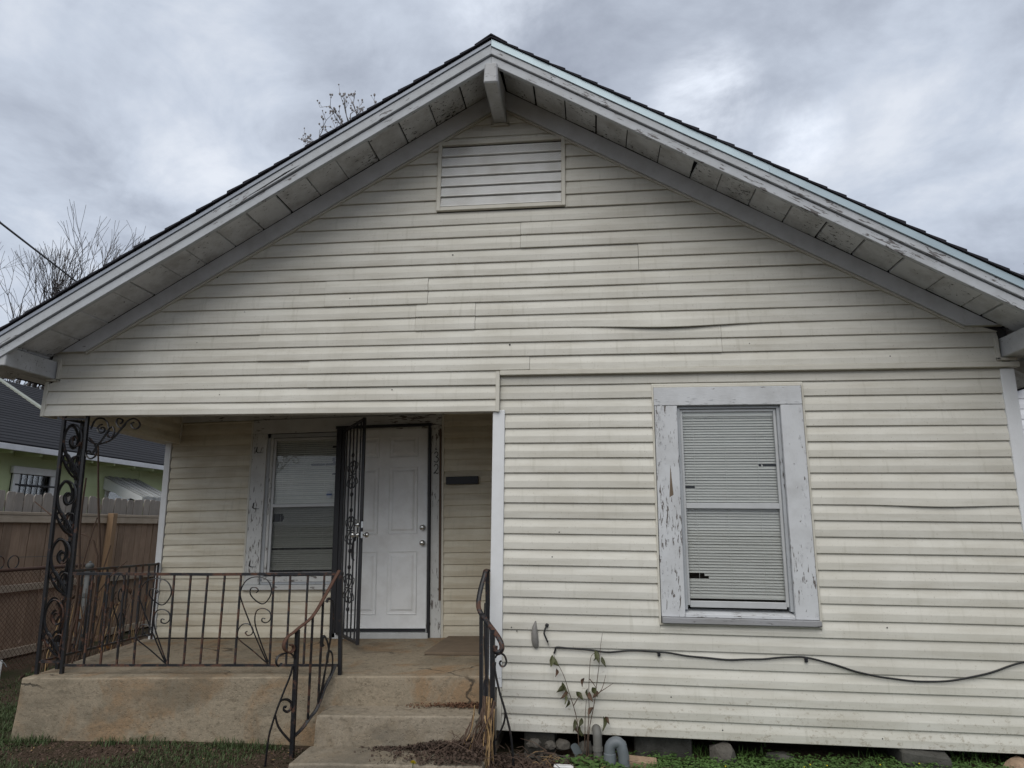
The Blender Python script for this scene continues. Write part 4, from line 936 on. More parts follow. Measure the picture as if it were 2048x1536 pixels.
for a, b in [((-2.033, -0.225, 0.356), (-2.041, -0.239, 1.06)), ((-1.993, -0.151, 0.448), (-2.0, -0.165, 1.17))]: mesh_between('baluster', bal, a, b, ls)
part_curve('scroll', [(-1.979, -0.126, 0.5), (-1.969, -0.107, 0.692), (-1.954, -0.08, 0.905), (-1.949, -0.07, 0.988), (-1.951, -0.074, 1.105), (-1.961, -0.092, 1.155), (-1.978, -0.124, 1.165), (-1.986, -0.138, 1.143)], 0.009, 'iron', ls)
part_curve('scroll', [(-1.987, -0.14, 0.47), (-1.974, -0.116, 0.642), (-1.96, -0.09, 0.781), (-1.971, -0.111, 0.867), (-1.984, -0.135, 0.902), (-1.992, -0.149, 0.893), (-1.992, -0.149, 0.852), (-1.985, -0.136, 0.835)], 0.008, 'iron', ls)
part_curve('scroll', [(-1.946, -0.065, 0.613), (-1.94, -0.053, 0.693), (-1.944, -0.062, 0.767), (-1.957, -0.084, 0.791), (-1.966, -0.101, 0.773), (-1.965, -0.099, 0.711)], 0.008, 'iron', ls)
part_curve('brace', [(-2.11, -0.367, 0.737), (-2.117, -0.379, 0.679), (-2.136, -0.416, 0.588), (-2.153, -0.447, 0.507), (-2.165, -0.468, 0.445), (-2.176, -0.488, 0.374), (-2.184, -0.503, 0.303), (-2.19, -0.51, 0.11)], 0.009, 'iron', ls)
part_curve('brace', [(-2.164, -0.467, 0.435), (-2.153, -0.446, 0.373), (-2.133, -0.409, 0.317), (-2.095, -0.345, 0.240)], 0.008, 'iron', ls)
part_curve('scroll', [(-2.165, -0.468, 0.445), (-2.156, -0.451, 0.499), (-2.143, -0.427, 0.527), (-2.122, -0.388, 0.522), (-2.106, -0.359, 0.493), (-2.107, -0.361, 0.455), (-2.121, -0.387, 0.443), (-2.134, -0.411, 0.461), (-2.133, -0.409, 0.48), (-2.124, -0.393, 0.475)], 0.0075, 'iron', ls)
# right stair railing
rs = thing('stair_railing', (-0.75, -0.16, 0.3), 'black curved iron handrail beside the white corner post', 'railing', 'stair railings')
MB().tube(spline([(-0.803, 0.0, 1.388), (-0.805, -0.052, 1.380), (-0.81, -0.08, 1.342), (-0.822, -0.116, 1.284), (-0.831, -0.162, 1.208), (-0.829, -0.196, 1.153), (-0.814, -0.222, 1.118), (-0.787, -0.248, 1.088), (-0.714, -0.336, 1.026), (-0.664, -0.402, 0.986), (-0.630, -0.438, 0.945), (-0.622, -0.45, 0.912), (-0.632, -0.45, 0.890), (-0.651, -0.45, 0.883), (-0.668, -0.45, 0.898), (-0.666, -0.45, 0.927)], 4), 0.017, 6, flat=(0.45, 1.15)).build('handrail', 'iron_rust', rs, smooth=True)
part_curve('scroll', [(-0.667, -0.45, 0.849), (-0.651, -0.45, 0.869), (-0.626, -0.45, 0.877), (-0.604, -0.45, 0.864), (-0.591, -0.45, 0.829), (-0.603, -0.45, 0.801), (-0.625, -0.45, 0.798), (-0.636, -0.45, 0.818), (-0.625, -0.45, 0.832)], 0.0095, 'iron_rust', rs)
MB().tube([(-0.803, 0.03, 1.385), (-0.782, 0.03, 0.61)], 0.0210, 4).build('newel_post', 'iron', rs)
MB().tube([(-0.800, -0.24, 1.105), (-0.786, -0.24, 0.36)], 0.0175, 4).build('baluster', 'iron', rs)
MB().tube([(-0.752, -0.29, 1.06), (-0.742, -0.29, 0.30)], 0.0150, 4).build('baluster', 'iron', rs)
MB().tube([(-0.699, -0.37, 1.015), (-0.681, -0.37, 0.06)], 0.0230, 4).build('newel_post', 'iron', rs)
MB().tube([(-0.803, 0.03, 1.383), (-0.769, 0.03, 1.381)], 0.010, 4).build('wall_link', 'iron', rs)
part_curve('lower_rail', [(-0.79, 0.0, 0.62), (-0.80, -0.12, 0.52), (-0.79, -0.24, 0.42), (-0.74, -0.31, 0.36), (-0.69, -0.37, 0.30)], 0.015, 'iron', rs, (0.6, 1.2))
part_curve('scroll', [(-0.795, -0.10, 1.16), (-0.800, -0.08, 0.98), (-0.795, -0.06, 0.80), (-0.79, -0.03, 0.70)], 0.010, 'iron', rs)
part_curve('brace', [(-0.665, -0.45, 0.822), (-0.666, -0.45, 0.769), (-0.634, -0.45, 0.638), (-0.589, -0.45, 0.501), (-0.553, -0.45, 0.357), (-0.535, -0.45, 0.16)], 0.0105, 'iron', rs)
part_curve('brace', [(-0.637, -0.42, 0.62), (-0.608, -0.42, 0.545), (-0.6, -0.42, 0.493), (-0.611, -0.42, 0.432), (-0.66, -0.40, 0.330)], 0.0095, 'iron', rs)

# ------------------------------------------------------------------ things on the front wall
cb = [(-0.296, 0.815), (-0.288, 0.843), (-0.280, 0.857), (-0.212, 0.857), (-0.029, 0.845), (0.106, 0.838), (0.24, 0.849), (0.33, 0.854), (0.445, 0.848), (0.55, 0.839), (0.725, 0.82), (0.898, 0.812), (1.068, 0.818), (1.196, 0.826), (1.346, 0.842), (1.444, 0.839), (1.608, 0.806), (1.796, 0.753), (1.985, 0.724), (2.22, 0.71), (2.409, 0.73), (2.6, 0.774), (2.794, 0.843), (2.93, 0.875), (3.0, 0.88), (3.07, 0.87)]
cab = thing('wall_cable', (1.2, -0.03, 0.83), 'long black cable sagging across the siding under the big window', 'cable')
MB().tube([v + Vector((0, 0.003 * mnoise.noise(v * 9), 0.0045 * mnoise.noise(v * 7 + Vector((3, 0, 0))))) for v in spline([(x, -0.028, z) for x, z in cb], 6)], 0.0066, 6).build('cable_run', 'cable', cab, smooth=True)
for (x, z) in ((0.445, 0.842), (1.444, 0.832)): MB().box(x - 0.010, x + 0.010, -0.038, -0.017, z - 0.022, z + 0.008).build('cable_clip', 'black', cab, 0.002)
stub = thing('cable_stub', (-0.35, -0.03, 0.95), 'short black wire stub with bare end sticking out of the siding', 'cable')
MB().tube(spline([(-0.348, -0.012, 1.005), (-0.358, -0.038, 0.99), (-0.368, -0.045, 0.955), (-0.353, -0.042, 0.916), (-0.343, -0.036, 0.893)], 5), 0.0062, 6).build('wire', 'cable', stub, smooth=True)
MB().ball((-0.349, -0.02, 1.006), 0.014, 1, 0.8, 1, 8, 6, 0.15, R).build('wire_plug', 'cable', stub)
MB().tube([(-0.343, -0.036, 0.894), (-0.338, -0.036, 0.872)], 0.0055, 6).build('wire_end', 'steel', stub)
fp = MB(); prof = [(1.035, -0.432, 0.0), (0.995, -0.440, 0.012), (0.95, -0.440, 0.020), (0.90, -0.436, 0.022), (0.862, -0.432, 0.018), (0.846, -0.430, 0.006)]
for (z, xc, hw) in prof:
    hw += 0.004
    for k in range(7):
        a = math.pi * k / 6; fp.v.append((xc - hw * math.cos(a), -0.016 - hw * 0.9 * math.sin(a) - 0.010 * math.sin((1.035 - z) * 16), z))
for i in range(len(prof) - 1):
    for k in range(6): a = i * 7 + k; fp.f.append((a, a + 1, a + 8, a + 7))
tag(fp.build('wall_flap', 'grey_plastic', smooth=True), 'curved grey plastic flap curling off the siding right of the corner post', 'flap')

# ------------------------------------------------------------------ pipes, stones, debris by the right wall
dp = thing('drain_pipe', (0.12, -0.22, 0.12), 'grey plastic drain pipe bent in a U beside the house foundation', 'pipe')
yp = -0.21
arc = [(0.084, yp, -0.1), (0.084, yp, 0.245)] + [(0.130 - 0.046 * math.cos(a), yp, 0.250 + 0.048 * math.sin(a)) for a in [i * math.pi / 10 for i in range(1, 8)]] + [(0.168, yp, 0.245), (0.176, yp, 0.21), (0.176, yp, -0.1)]
MB().tube(arc, 0.037, 14).build('u_bend', 'pvc', dp, smooth=True)
MB().tube([(0.084, yp, 0.165), (0.084, yp, 0.230)], 0.0415, 14).build('coupling', 'pvc', dp, 0.003)
MB().tube([(0.176, yp, 0.140), (0.176, yp, 0.165)], 0.0415, 14).build('coupling', 'pvc', dp, 0.003)
MB().tube([(0.172, yp, 0.22), (0.170, yp, 0.290)], 0.028, 12).build('cleanout_neck', 'pvc', dp, 0.002)
MB().tube([(0.170, yp, 0.290), (0.170, yp, 0.303)], 0.017, 8).build('cleanout_plug', 'pvc', dp, 0.002)
ep = thing('drain_elbow', (0.0, -0.05, 0.12), 'dirty old grey pipe elbow coming out under the siding', 'pipe')
MB().tube(spline([(-0.005, 0.10, 0.275), (-0.004, -0.02, 0.325), (0.000, -0.065, 0.315), (0.004, -0.075, 0.265), (0.006, -0.075, 0.06)], 5), 0.031, 12).build('elbow', 'pvc_old', ep, smooth=True)
MB().tube([(0.005, -0.075, 0.20), (0.0045, -0.075, 0.225)], 0.0355, 12).build('collar', 'pvc_old', ep)
pp = MB(); 
for k in range(9):
    a = math.pi * (0.15 + 0.8 * k / 8)
    for q in (0, 1): pp.v.append((-0.15 + 0.03 * math.cos(a) + 0.035 * q, -0.16 + 0.02 * q, 0.165 + 0.03 * math.sin(a) + 0.07 * (1 - q)))
for k in range(8): pp.f.append((2 * k, 2 * k + 1, 2 * k + 3, 2 * k + 2))
tag(pp.build('pipe_shard', 'pvc', smooth=True), 'broken shard of grey pipe stuck in the dirt left of the drain', 'shard')
wl = MB().box(-0.285, -0.155, -0.345, -0.300, 0.150, 0.176).build('litter_piece', 'white', bev=0.006)
tag(wl, 'white piece of litter on the ground below the thin shrub', 'litter')
bk = MB().hexa([(0.20, -0.20, 0.115), (0.40, -0.16, 0.115), (0.40, -0.09, 0.13), (0.20, -0.12, 0.13)], [(0.20, -0.20, 0.185), (0.40, -0.16, 0.165), (0.40, -0.09, 0.18), (0.20, -0.12, 0.20)]).build('wood_block', 'tan_stone', bev=0.005)
tag(bk, 'short brown plank end lying right of the U shaped pipe', 'block')
def stone(name, c, r, s3, mat, label, seed, grp='loose stones along the foundation'):
    rr = random.Random(seed); bm = bmesh.new(); bmesh.ops.create_icosphere(bm, subdivisions=2, radius=r)
    for v in bm.verts:
        n_ = mnoise.noise(Vector(v.co) * (1.6 / r) + Vector((seed, 0, 0))); n3 = mnoise.noise(Vector(v.co) * (4.0 / r) + Vector((seed * 2, 0, 0))); v.co *= 1 + 0.34 * n_ + 0.12 * n3
        v.co = Vector((v.co.x * s3[0], v.co.y * s3[1], v.co.z * s3[2]))
    bmesh.ops.rotate(bm, verts=bm.verts, cent=(0, 0, 0), matrix=Matrix.Rotation(rr.uniform(-0.4, 0.4), 3, 'Z'))
    me = bpy.data.meshes.new(name); bm.to_mesh(me); bm.free(); me.materials.append(M[mat])
    o = bpy.data.objects.new(name, me); o.location = c; COL.objects.link(o); return tag(o, label, 'stone', grp)
stone('stone', (0.85, 0.0, 0.19), 0.09, (1.15, 0.8, 0.85), 'rock', 'pointed grey stone under the siding below the big window', 3)
stone('stone', (-0.44, -0.03, 0.215), 0.042, (1.15, 0.9, 0.75), 'rock', 'pale rounded stone nearest the corner post', 5)
stone('stone', (-0.33, -0.01, 0.20), 0.040, (1.1, 0.9, 0.8), 'rock', 'small dull stone second from the corner post', 8)
stone('stone', (-0.24, 0.0, 0.205), 0.048, (1.2, 0.9, 0.8), 'rock', 'larger dark stone just left of the broken pipe shard', 9)
stone('stone', (-0.08, -0.02, 0.195), 0.060, (1.0, 0.8, 0.85), 'conc_grey', 'dark round stone behind the stems of the thin shrub', 12)
stone('stone', (2.75, -0.02, 0.205), 0.10, (1.25, 1.0, 0.55), 'tan_stone', 'flat tan stone in the grass at the right end of the wall', 15)
stone('stone', (1.25, 0.05, 0.18), 0.06, (1.6, 0.9, 0.5), 'conc_grey', 'low dark stone half hidden in the shade right of the pointed stone', 18)
sb = MB().hexa([(1.99, -0.07, 0.10), (2.30, -0.11, 0.10), (2.36, 0.25, 0.10), (2.02, 0.25, 0.10)], [(2.0, -0.06, 0.283), (2.28, -0.10, 0.265), (2.35, 0.24, 0.28), (2.02, 0.24, 0.288)]).build('concrete_chunk', 'conc_grey', bev=0.012)
tag(sb, 'squared chunk of concrete propped under the right part of the siding', 'block')

# thin shrub by the wall
sh = thing('thin_shrub', (-0.07, -0.06, 0.2), 'thin nearly leafless shrub growing against the cream siding', 'shrub')
stems = [[(-0.125, 0.15), (-0.133, 0.359), (-0.158, 0.465), (-0.193, 0.572), (-0.228, 0.68), (-0.291, 0.789), (-0.3, 0.831)],
         [(-0.075, 0.15), (-0.063, 0.313), (-0.052, 0.444), (-0.052, 0.594), (-0.039, 0.78), (-0.02, 0.823), (0.01, 0.835)],
         [(-0.06, 0.15), (-0.054, 0.321), (-0.016, 0.495), (0.009, 0.663), (0.026, 0.782), (0.035, 0.875), (0.05, 0.97)],
         [(-0.085, 0.2), (-0.08, 0.40), (-0.07, 0.52)], [(0.0, 0.55), (0.04, 0.60), (0.07, 0.69)], [(0.0, 0.56), (0.06, 0.60), (0.12, 0.635)], [(-0.045, 0.66), (-0.01, 0.62), (0.0, 0.59)], [(-0.16, 0.48), (-0.13, 0.53), (-0.10, 0.56)]]
for s_ in stems:
    n = len(s_); MB().tube(spline([(x, -0.065 - 0.012 * math.sin(i * 2.1), z) for i, (x, z) in enumerate(s_)], 4), [0.0038 * (1 - 0.65 * i / (4 * (n - 1))) for i in range(4 * (n - 1) + 1)], 5).build('stem', 'stalk_dark', sh)
def leaf_mesh(l, w_, mat, name='leaf'):
    mb = MB(); n = 5; prof = [0.0, 0.7, 1.0, 0.75, 0.35, 0.0]
    for i, q in enumerate(prof):
        z = -l * i / n; c_ = 0.10 * l * math.sin(i * 0.9)
        mb.v += [(-w_ * q / 2, 0.012 * q, z), (0, c_, z), (w_ * q / 2, 0.012 * q, z)]
    for i in range(n):
        a = i * 3; mb.f += [(a, a + 1, a + 4, a + 3), (a + 1, a + 2, a + 5, a + 4)]
    return mb.mesh(name, mat)
lm = [leaf_mesh(0.062, 0.030, 'leaf'), leaf_mesh(0.055, 0.028, 'leaf_dry'), leaf_mesh(0.07, 0.026, 'leaf')]
lps = [(-0.309, 0.815), (-0.278, 0.725), (-0.238, 0.635), (-0.224, 0.61), (-0.207, 0.585), (-0.194, 0.525), (-0.141, 0.575), (-0.081, 0.67), (-0.059, 0.60), (-0.028, 0.61), (0.012, 0.585), (-0.006, 0.86), (0.016, 0.85), (-0.021, 0.48), (0.042, 0.815), (0.044, 0.425), (0.06, 0.42), (-0.15, 0.40), (-0.102, 0.405), (-0.142, 0.37), (-0.12, 0.35), (-0.32, 0.80), (-0.05, 0.58), (-0.22, 0.56), (-0.13, 0.33)]
for i, (x, z) in enumerate(lps):
    o = inst('leaf', lm[i % 3], (x, -0.072 - 0.01 * (i % 2), z), sh, (R.uniform(-0.5, 0.3), R.uniform(-0.9, 0.9), R.uniform(-1.0, 1.0))); o.scale = (R.uniform(1.0, 1.55),) * 3

# dead vine stalks at the right handrail
dv = thing('dead_vine', (-0.70, -0.45, 0.15), 'bundle of dried tan stalks hanging on the right handrail post', 'plant')
for i in range(30):
    top = (-0.70 + R.uniform(-0.05, 0.035), -0.43 + R.uniform(-0.03, 0.02), R.uniform(0.46, 0.62)); bx = -0.79 + R.uniform(-0.07, 0.13); by = -0.50 + R.uniform(-0.10, 0.05)
    mid = ((top[0] + bx) / 2 + R.uniform(-0.02, 0.02), -0.47 + R.uniform(-0.03, 0.02), 0.38 + R.uniform(-0.04, 0.04))
    MB().tube(spline([top, (top[0] * 0.7 + mid[0] * 0.3, mid[1], 0.47), mid, (bx, by, 0.16 + R.uniform(-0.03, 0.08))], 4), [0.005, 0.005, 0.0048, 0.0046, 0.0045, 0.0044, 0.0042, 0.004, 0.0038, 0.0036, 0.0034, 0.003, 0.0022], 5).build('stalk', 'stalk' if i % 5 < 2 else 'stalk_dark', dv)
for i in range(6):
    top = (-0.81 + R.uniform(-0.05, 0.03), -0.36, R.uniform(0.40, 0.55)); bx = -0.88 + R.uniform(-0.08, 0.08)
    MB().tube(spline([top, (top[0] - 0.02, -0.40, 0.36), (bx, -0.45, 0.24)], 4), 0.004, 5).build('stalk', 'stalk' if i == 0 else 'stalk_dark', dv)

# leaf litter and twigs
def scatter(name, mat, n, fn, smin, smax, rnd):
    mb = MB()
    for _ in range(n):
        p = fn(rnd)
        if p is None: continue
        x, y, z = p; s_ = rnd.uniform(smin, smax); a = rnd.uniform(0, 6.28); ti = rnd.uniform(-0.9, 0.9); tj = rnd.uniform(-0.9, 0.9)
        e1 = Vector((math.cos(a), math.sin(a), ti)) * s_; e2 = Vector((-math.sin(a), math.cos(a), tj)) * s_ * rnd.uniform(0.35, 0.8)
        c = Vector((x, y, z + s_ * 0.45)); n0 = len(mb.v)
        cup = Vector((0, 0, s_ * rnd.uniform(-0.3, 0.5)))
        mb.v += [tuple(c - e1 + cup), tuple(c + e2), tuple(c + e1 + cup), tuple(c - e2)]
        mb.f += [(n0, n0 + 1, n0 + 2), (n0, n0 + 2, n0 + 3)]
    return mb
rl = random.Random(21)
def lit_main(r_):
    x = r_.gauss(-0.62, 0.30); y = r_.gauss(-0.42, 0.20)
    if x < -1.5 or x > 0.3 or y > -0.05 or y < -1.0: return None
    h = 0.13 * math.exp(-((x + 0.66) / 0.30) ** 2 - ((y + 0.40) / 0.22) ** 2)
    base = gz(x, y)
    if x < -0.71: base = st(x, 0.21) if y > -0.65 else gz(x, y)
    if x < -0.71 and y > -0.30: return None
    return (x, y, base + h * r_.random())
def lit_step1(r_):
    x = -0.78 - abs(r_.gauss(0, 0.34)); 
    if x < -1.62: return None
    return (x, -0.315 - abs(r_.gauss(0, 0.045)), st(x, 0.21) + 0.045 * math.exp(-((x + 1.05) / 0.2) ** 2) * r_.random())
def lit_step2(r_):
    x = -0.76 - abs(r_.gauss(0, 0.22)); 
    if x < -1.45: return None
    return (x, -0.035 - abs(r_.gauss(0, 0.04)), st(x, 0.408) + 0.02 * r_.random())
scatter('leaf_litter', 'litter', 8500, lit_main, 0.005, 0.016, rl).build('leaf_litter', 'litter', kind='stuff')
scatter('leaf_litter', 'litter', 1700, lit_step1, 0.005, 0.014, rl).build('leaf_litter', 'litter', kind='stuff')
scatter('leaf_litter', 'litter_red', 900, lit_step2, 0.004, 0.012, rl).build('leaf_litter', 'litter_red', kind='stuff')
tw = MB()
for i in range(230):
    x = rl.gauss(-0.5, 0.28); y = rl.gauss(-0.40, 0.2); 
    if x < -1.2 or y < -0.9 or y > -0.06 or (x < -0.71 and y > -0.31): continue
    z = (st(x, 0.21) if x < -0.71 else gz(x, y)) + rl.uniform(0.0, 0.10); a = rl.uniform(0, 6.28); l = rl.uniform(0.05, 0.20)
    d = Vector((math.cos(a), math.sin(a), rl.uniform(-0.3, 0.5))) * l
    p = Vector((x, y, z)); tw.tube([p, p + d * 0.5 + Vector((0, 0, rl.uniform(-0.02, 0.03))), p + d], [0.0028, 0.0024, 0.0012], 3, False)
tw.build('dry_twigs', 'stalk_dark', kind='stuff')
def rub(r_):
    x = r_.uniform(-0.62, 0.25); return (x, -0.02 - abs(r_.gauss(0, 0.12)), gz(x, -0.1) + 0.01)
scatter('rubble', 'rock', 420, rub, 0.008, 0.03, rl).build('rubble', 'rock', kind='stuff')
tw2 = MB()
for i in range(60):
    x = rl.uniform(-0.7, 0.1); y = rl.uniform(-0.6, -0.12); z = gz(x, y) + rl.uniform(0.01, 0.07); a = rl.uniform(0, 6.28); l = rl.uniform(0.05, 0.16)
    d = Vector((math.cos(a), math.sin(a), rl.uniform(-0.3, 0.3))) * l
    p = Vector((x, y, z)); tw2.tube([p, p + d * 0.5 + Vector((0, 0, 0.015)), p + d], [0.002, 0.002, 0.001], 3, False)
tw2.build('dry_twigs', 'stalk', kind='stuff')

# grass, left and around the porch
def blades(n, fn, hmin, hmax, rnd, wd=0.0035):
    mb = MB()
    for _ in range(n):
        p = fn(rnd)
        if p is None: continue
        x, y, z = p; h = rnd.uniform(hmin, hmax); a = rnd.uniform(0, 6.28); le = rnd.uniform(0.2, 1.0) * h; w_ = wd * rnd.uniform(0.6, 1.4)
        dx, dy = math.cos(a), math.sin(a); n0 = len(mb.v)
        mb.v += [(x - dy * w_, y + dx * w_, z), (x + dy * w_, y - dx * w_, z), (x + dx * le * 0.4 + dy * w_ * 0.7, y + dy * le * 0.4 - dx * w_ * 0.7, z + h * 0.6), (x + dx * le * 0.4 - dy * w_ * 0.7, y + dy * le * 0.4 + dx * w_ * 0.7, z + h * 0.6), (x + dx * le, y + dy * le, z + h * 0.85)]
        mb.f += [(n0, n0 + 1, n0 + 2, n0 + 3), (n0 + 3, n0 + 2, n0 + 4)]
    return mb
rg = random.Random(5)
def gl(r_):
    x = r_.uniform(-6.4, -1.95); y = r_.uniform(-1.3, 1.0) if r_.random() < 0.8 else r_.uniform(1.0, 3.0)
    if x > -4.62 and y > -0.12: return None
    dens = mnoise.noise(Vector((x * 1.5, y * 1.5, 9.0))) + 0.35 - 0.38 * max(0, min(1, (x + 3.1) / 0.9)) + (0.3 if y > -0.2 and x < -4.3 else 0)
    if r_.random() > dens * 1.6 + 0.12: return None
    return (x, y, gz(x, y) - 0.004)
blades(90000, gl, 0.010, 0.042, rg, 0.003).build('grass', 'grass', kind='stuff')
def gb(r_):
    x = r_.uniform(-4.5, -2.0); y = -0.13 - abs(r_.gauss(0, 0.05)); 
    if mnoise.noise(Vector((x * 2.2, 0, 4.0))) < -0.1: return None
    return (x, y, gz(x, y))
blades(900, gb, 0.02, 0.085, rg, 0.003).build('grass', 'grass', kind='stuff')
def clod(r_):
    x = r_.uniform(-4.6, -1.9); y = -0.12 - abs(r_.gauss(0, 0.45))
    if y < -1.4: return None
    return (x, y, gz(x, y) - 0.004)
scatter('soil_crumbs', 'litter', 5200, clod, 0.004, 0.013, rl).build('soil_crumbs', 'litter', kind='stuff')
scatter('pale_bits', 'stalk', 160, clod, 0.004, 0.012, rl).build('pale_straw_bits', 'stalk', kind='stuff')
# clover on the right
def clov(n, fn, smin, smax, rnd):
    mb = MB()
    for _ in range(n):
        p = fn(rnd)
        if p is None: continue
        x, y, z = p; s_ = rnd.uniform(smin, smax); a0 = rnd.uniform(0, 6.28); hh = z + rnd.uniform(0.004, 0.05)
        for k in range(3):
            a = a0 + k * 2.094; u = Vector((math.cos(a), math.sin(a), rnd.uniform(-0.35, 0.45))) * s_; v = Vector((-math.sin(a), math.cos(a), rnd.uniform(-0.3, 0.3))) * s_ * 0.55; c = Vector((x, y, hh)); n0 = len(mb.v)
            mb.v += [tuple(c), tuple(c + u * 0.7 + v), tuple(c + u * 1.1), tuple(c + u * 0.7 - v)]; mb.f.append((n0, n0 + 1, n0 + 2, n0 + 3))
    return mb
def cr_(r_):
    x = r_.uniform(-0.15, 3.6); y = r_.uniform(-0.95, 0.22)
    if y > -0.08 + 0.18 * r_.random() + 0.10 * mnoise.noise(Vector((x * 3, 1, 1))): return None
    if x < 0.35 and r_.random() > 0.25 + 0.5 * (mnoise.noise(Vector((x * 5, y * 5, 2))) > 0): return None
    if 0.03 < x < 0.22 and -0.26 < y < -0.16: return None
    return (x, y, gz(x, y))
clov(22000, cr_, 0.007, 0.019, rg).build('clover', 'clover', kind='stuff')
def cr2(r_):
    x = r_.uniform(0.0, 3.4); y = r_.uniform(-0.5, 0.35)
    if mnoise.noise(Vector((x * 3.1, y * 3, 8))) < 0.05: return None
    return (x, y, gz(x, y))
blades(2600, cr2, 0.03, 0.085, rg, 0.003).build('grass', 'clover', kind='stuff')
def wl_(r_):
    x = r_.gauss(-0.03, 0.09); y = r_.gauss(-0.28, 0.06); return (x, y, gz(x, y) + 0.02)
clov(160, wl_, 0.02, 0.042, rg).build('broad_leaf_weeds', 'clover', kind='stuff')
# yellow flowers
fm = MB()
for k in range(14):
    for ring, (r0, rz) in enumerate([(1.0, 0.10), (0.6, 0.28)]):
        a = 2 * math.pi * (k + 0.5 * ring) / 14; u = Vector((math.cos(a), math.sin(a), 0)); v = Vector((-math.sin(a), math.cos(a), 0)) * 0.16; n0 = len(fm.v)
        fm.v += [(0, 0, 0.1), tuple(u * r0 * 0.6 + v + Vector((0, 0, rz))), tuple(u * r0 + Vector((0, 0, rz * 1.3))), tuple(u * r0 * 0.6 - v + Vector((0, 0, rz)))]; fm.f.append((n0, n0 + 1, n0 + 2, n0 + 3))
fme = fm.mesh('petals', 'yellow')
dn = thing('dandelion', (-1.15, -0.66, 0.12), 'single yellow dandelion blooming against the bottom step', 'flower')
zd = 0.255
MB().tube([(-1.15, -0.67, 0.10), (-1.147, -0.675, 0.2), (-1.145, -0.672, zd)], 0.003, 5).build('stem', 'grass', dn)
o = inst('petals', fme, (-1.145, -0.672, zd), dn, (-0.75, 0.1, 0)); o.scale = (0.024, 0.024, 0.024)
mbf = MB()
for i in range(30):
    x = rg.uniform(0.35, 3.0); y = rg.uniform(-0.55, -0.10); z = gz(x, y) + rg.uniform(0.035, 0.06); mbf.ball((x, y, z), 0.0055, 1, 1, 0.6, 6, 3)
mbf.build('tiny_yellow_flowers', 'yellow', kind='stuff')
for i, (x, y, lab) in enumerate([(-4.60, 1.02, 'curled orange leaf lying at the left edge of the porch'), (-4.56, 0.93, 'smaller orange leaf beside the curled one on the porch edge')]):
    o = bpy.data.objects.new('fallen_leaf', leaf_mesh(0.10 - 0.03 * i, 0.06, 'orange_leaf', 'fallen_leaf')); COL.objects.link(o); o.location = (x + 0.03, y, fl(x, y) + 0.045 - 0.01 * i); o.rotation_euler = (0.9, 0.5 + i, 0.6 * i)
    tag(o, lab, 'leaf', 'orange leaves on the porch edge')

# ------------------------------------------------------------------ fences and yard on the left
bf = thing('board_fence', (-7.4, 4.0, 0.0), 'brown board fence with a flat cap rail left of the porch', 'fence')
brd = MB().box(-0.010, 0.010, 0.0, 0.138, 0.0, 1.72).mesh('fence_board', 'fence', bev=0.003)
y = -1.0
while y < 8.5:
    inst('fence_board', brd, (-7.42 + R.uniform(-0.004, 0.004), y, 0.07 + R.uniform(-0.01, 0.01)), bf, (R.uniform(-0.006, 0.006), 0, 0)); y += 0.1425
MB().box(-7.47, -7.36, -1.0, 8.6, 1.795, 1.835).build('cap_rail', 'fence_y', bf, 0.004)
MB().box(-7.405, -7.365, -1.0, 8.6, 0.83, 0.92).build('rail', 'fence_y', bf, 0.004)
MB().box(-7.405, -7.360, -1.0, 8.6, 0.03, 0.13).build('kick_board', 'fence_y', bf, 0.004)
MB().box(-7.405, -7.365, -1.0, 8.6, 1.70, 1.793).build('rail', 'fence_y', bf, 0.004)
for y in (0.1, 2.3, 4.5, 6.7): MB().box(-7.36, -7.265, y, y + 0.095, -0.1, 1.85).build('fence_post', 'fence_tan', bf, 0.004)
pf = thing('picket_fence', (-7.62, 4.0, 0.0), 'grey weathered dog eared picket fence behind the brown boards', 'fence')
pk = MB()
poly = [(0.0, 0.0), (0.138, 0.0), (0.139, 2.035), (0.119, 2.065), (0.020, 2.065), (0.0, 2.035)]
pk.v = [(-0.009, a, b) for a, b in poly] + [(0.009, a, b) for a, b in poly]; n = 6
pk.f = [tuple(range(n)), tuple(range(2 * n - 1, n - 1, -1))] + [(i, i + n, (i + 1) % n + n, (i + 1) % n) for i in range(n)]
pkm = pk.mesh('picket', 'fence_grey', bev=0.002)
y = -1.2; i = 0
while y < 9.0:
    inst('picket', pkm, (-7.60 + R.uniform(-0.006, 0.006), y, 0.03 + R.uniform(-0.018, 0.014)), pf, (R.uniform(-0.012, 0.012), 0, 0)); y += 0.146
for z in (0.35, 1.1, 1.9): MB().box(-7.66, -7.612, -1.2, 9.0, z, z + 0.085).build('rail', 'fence_y', pf)

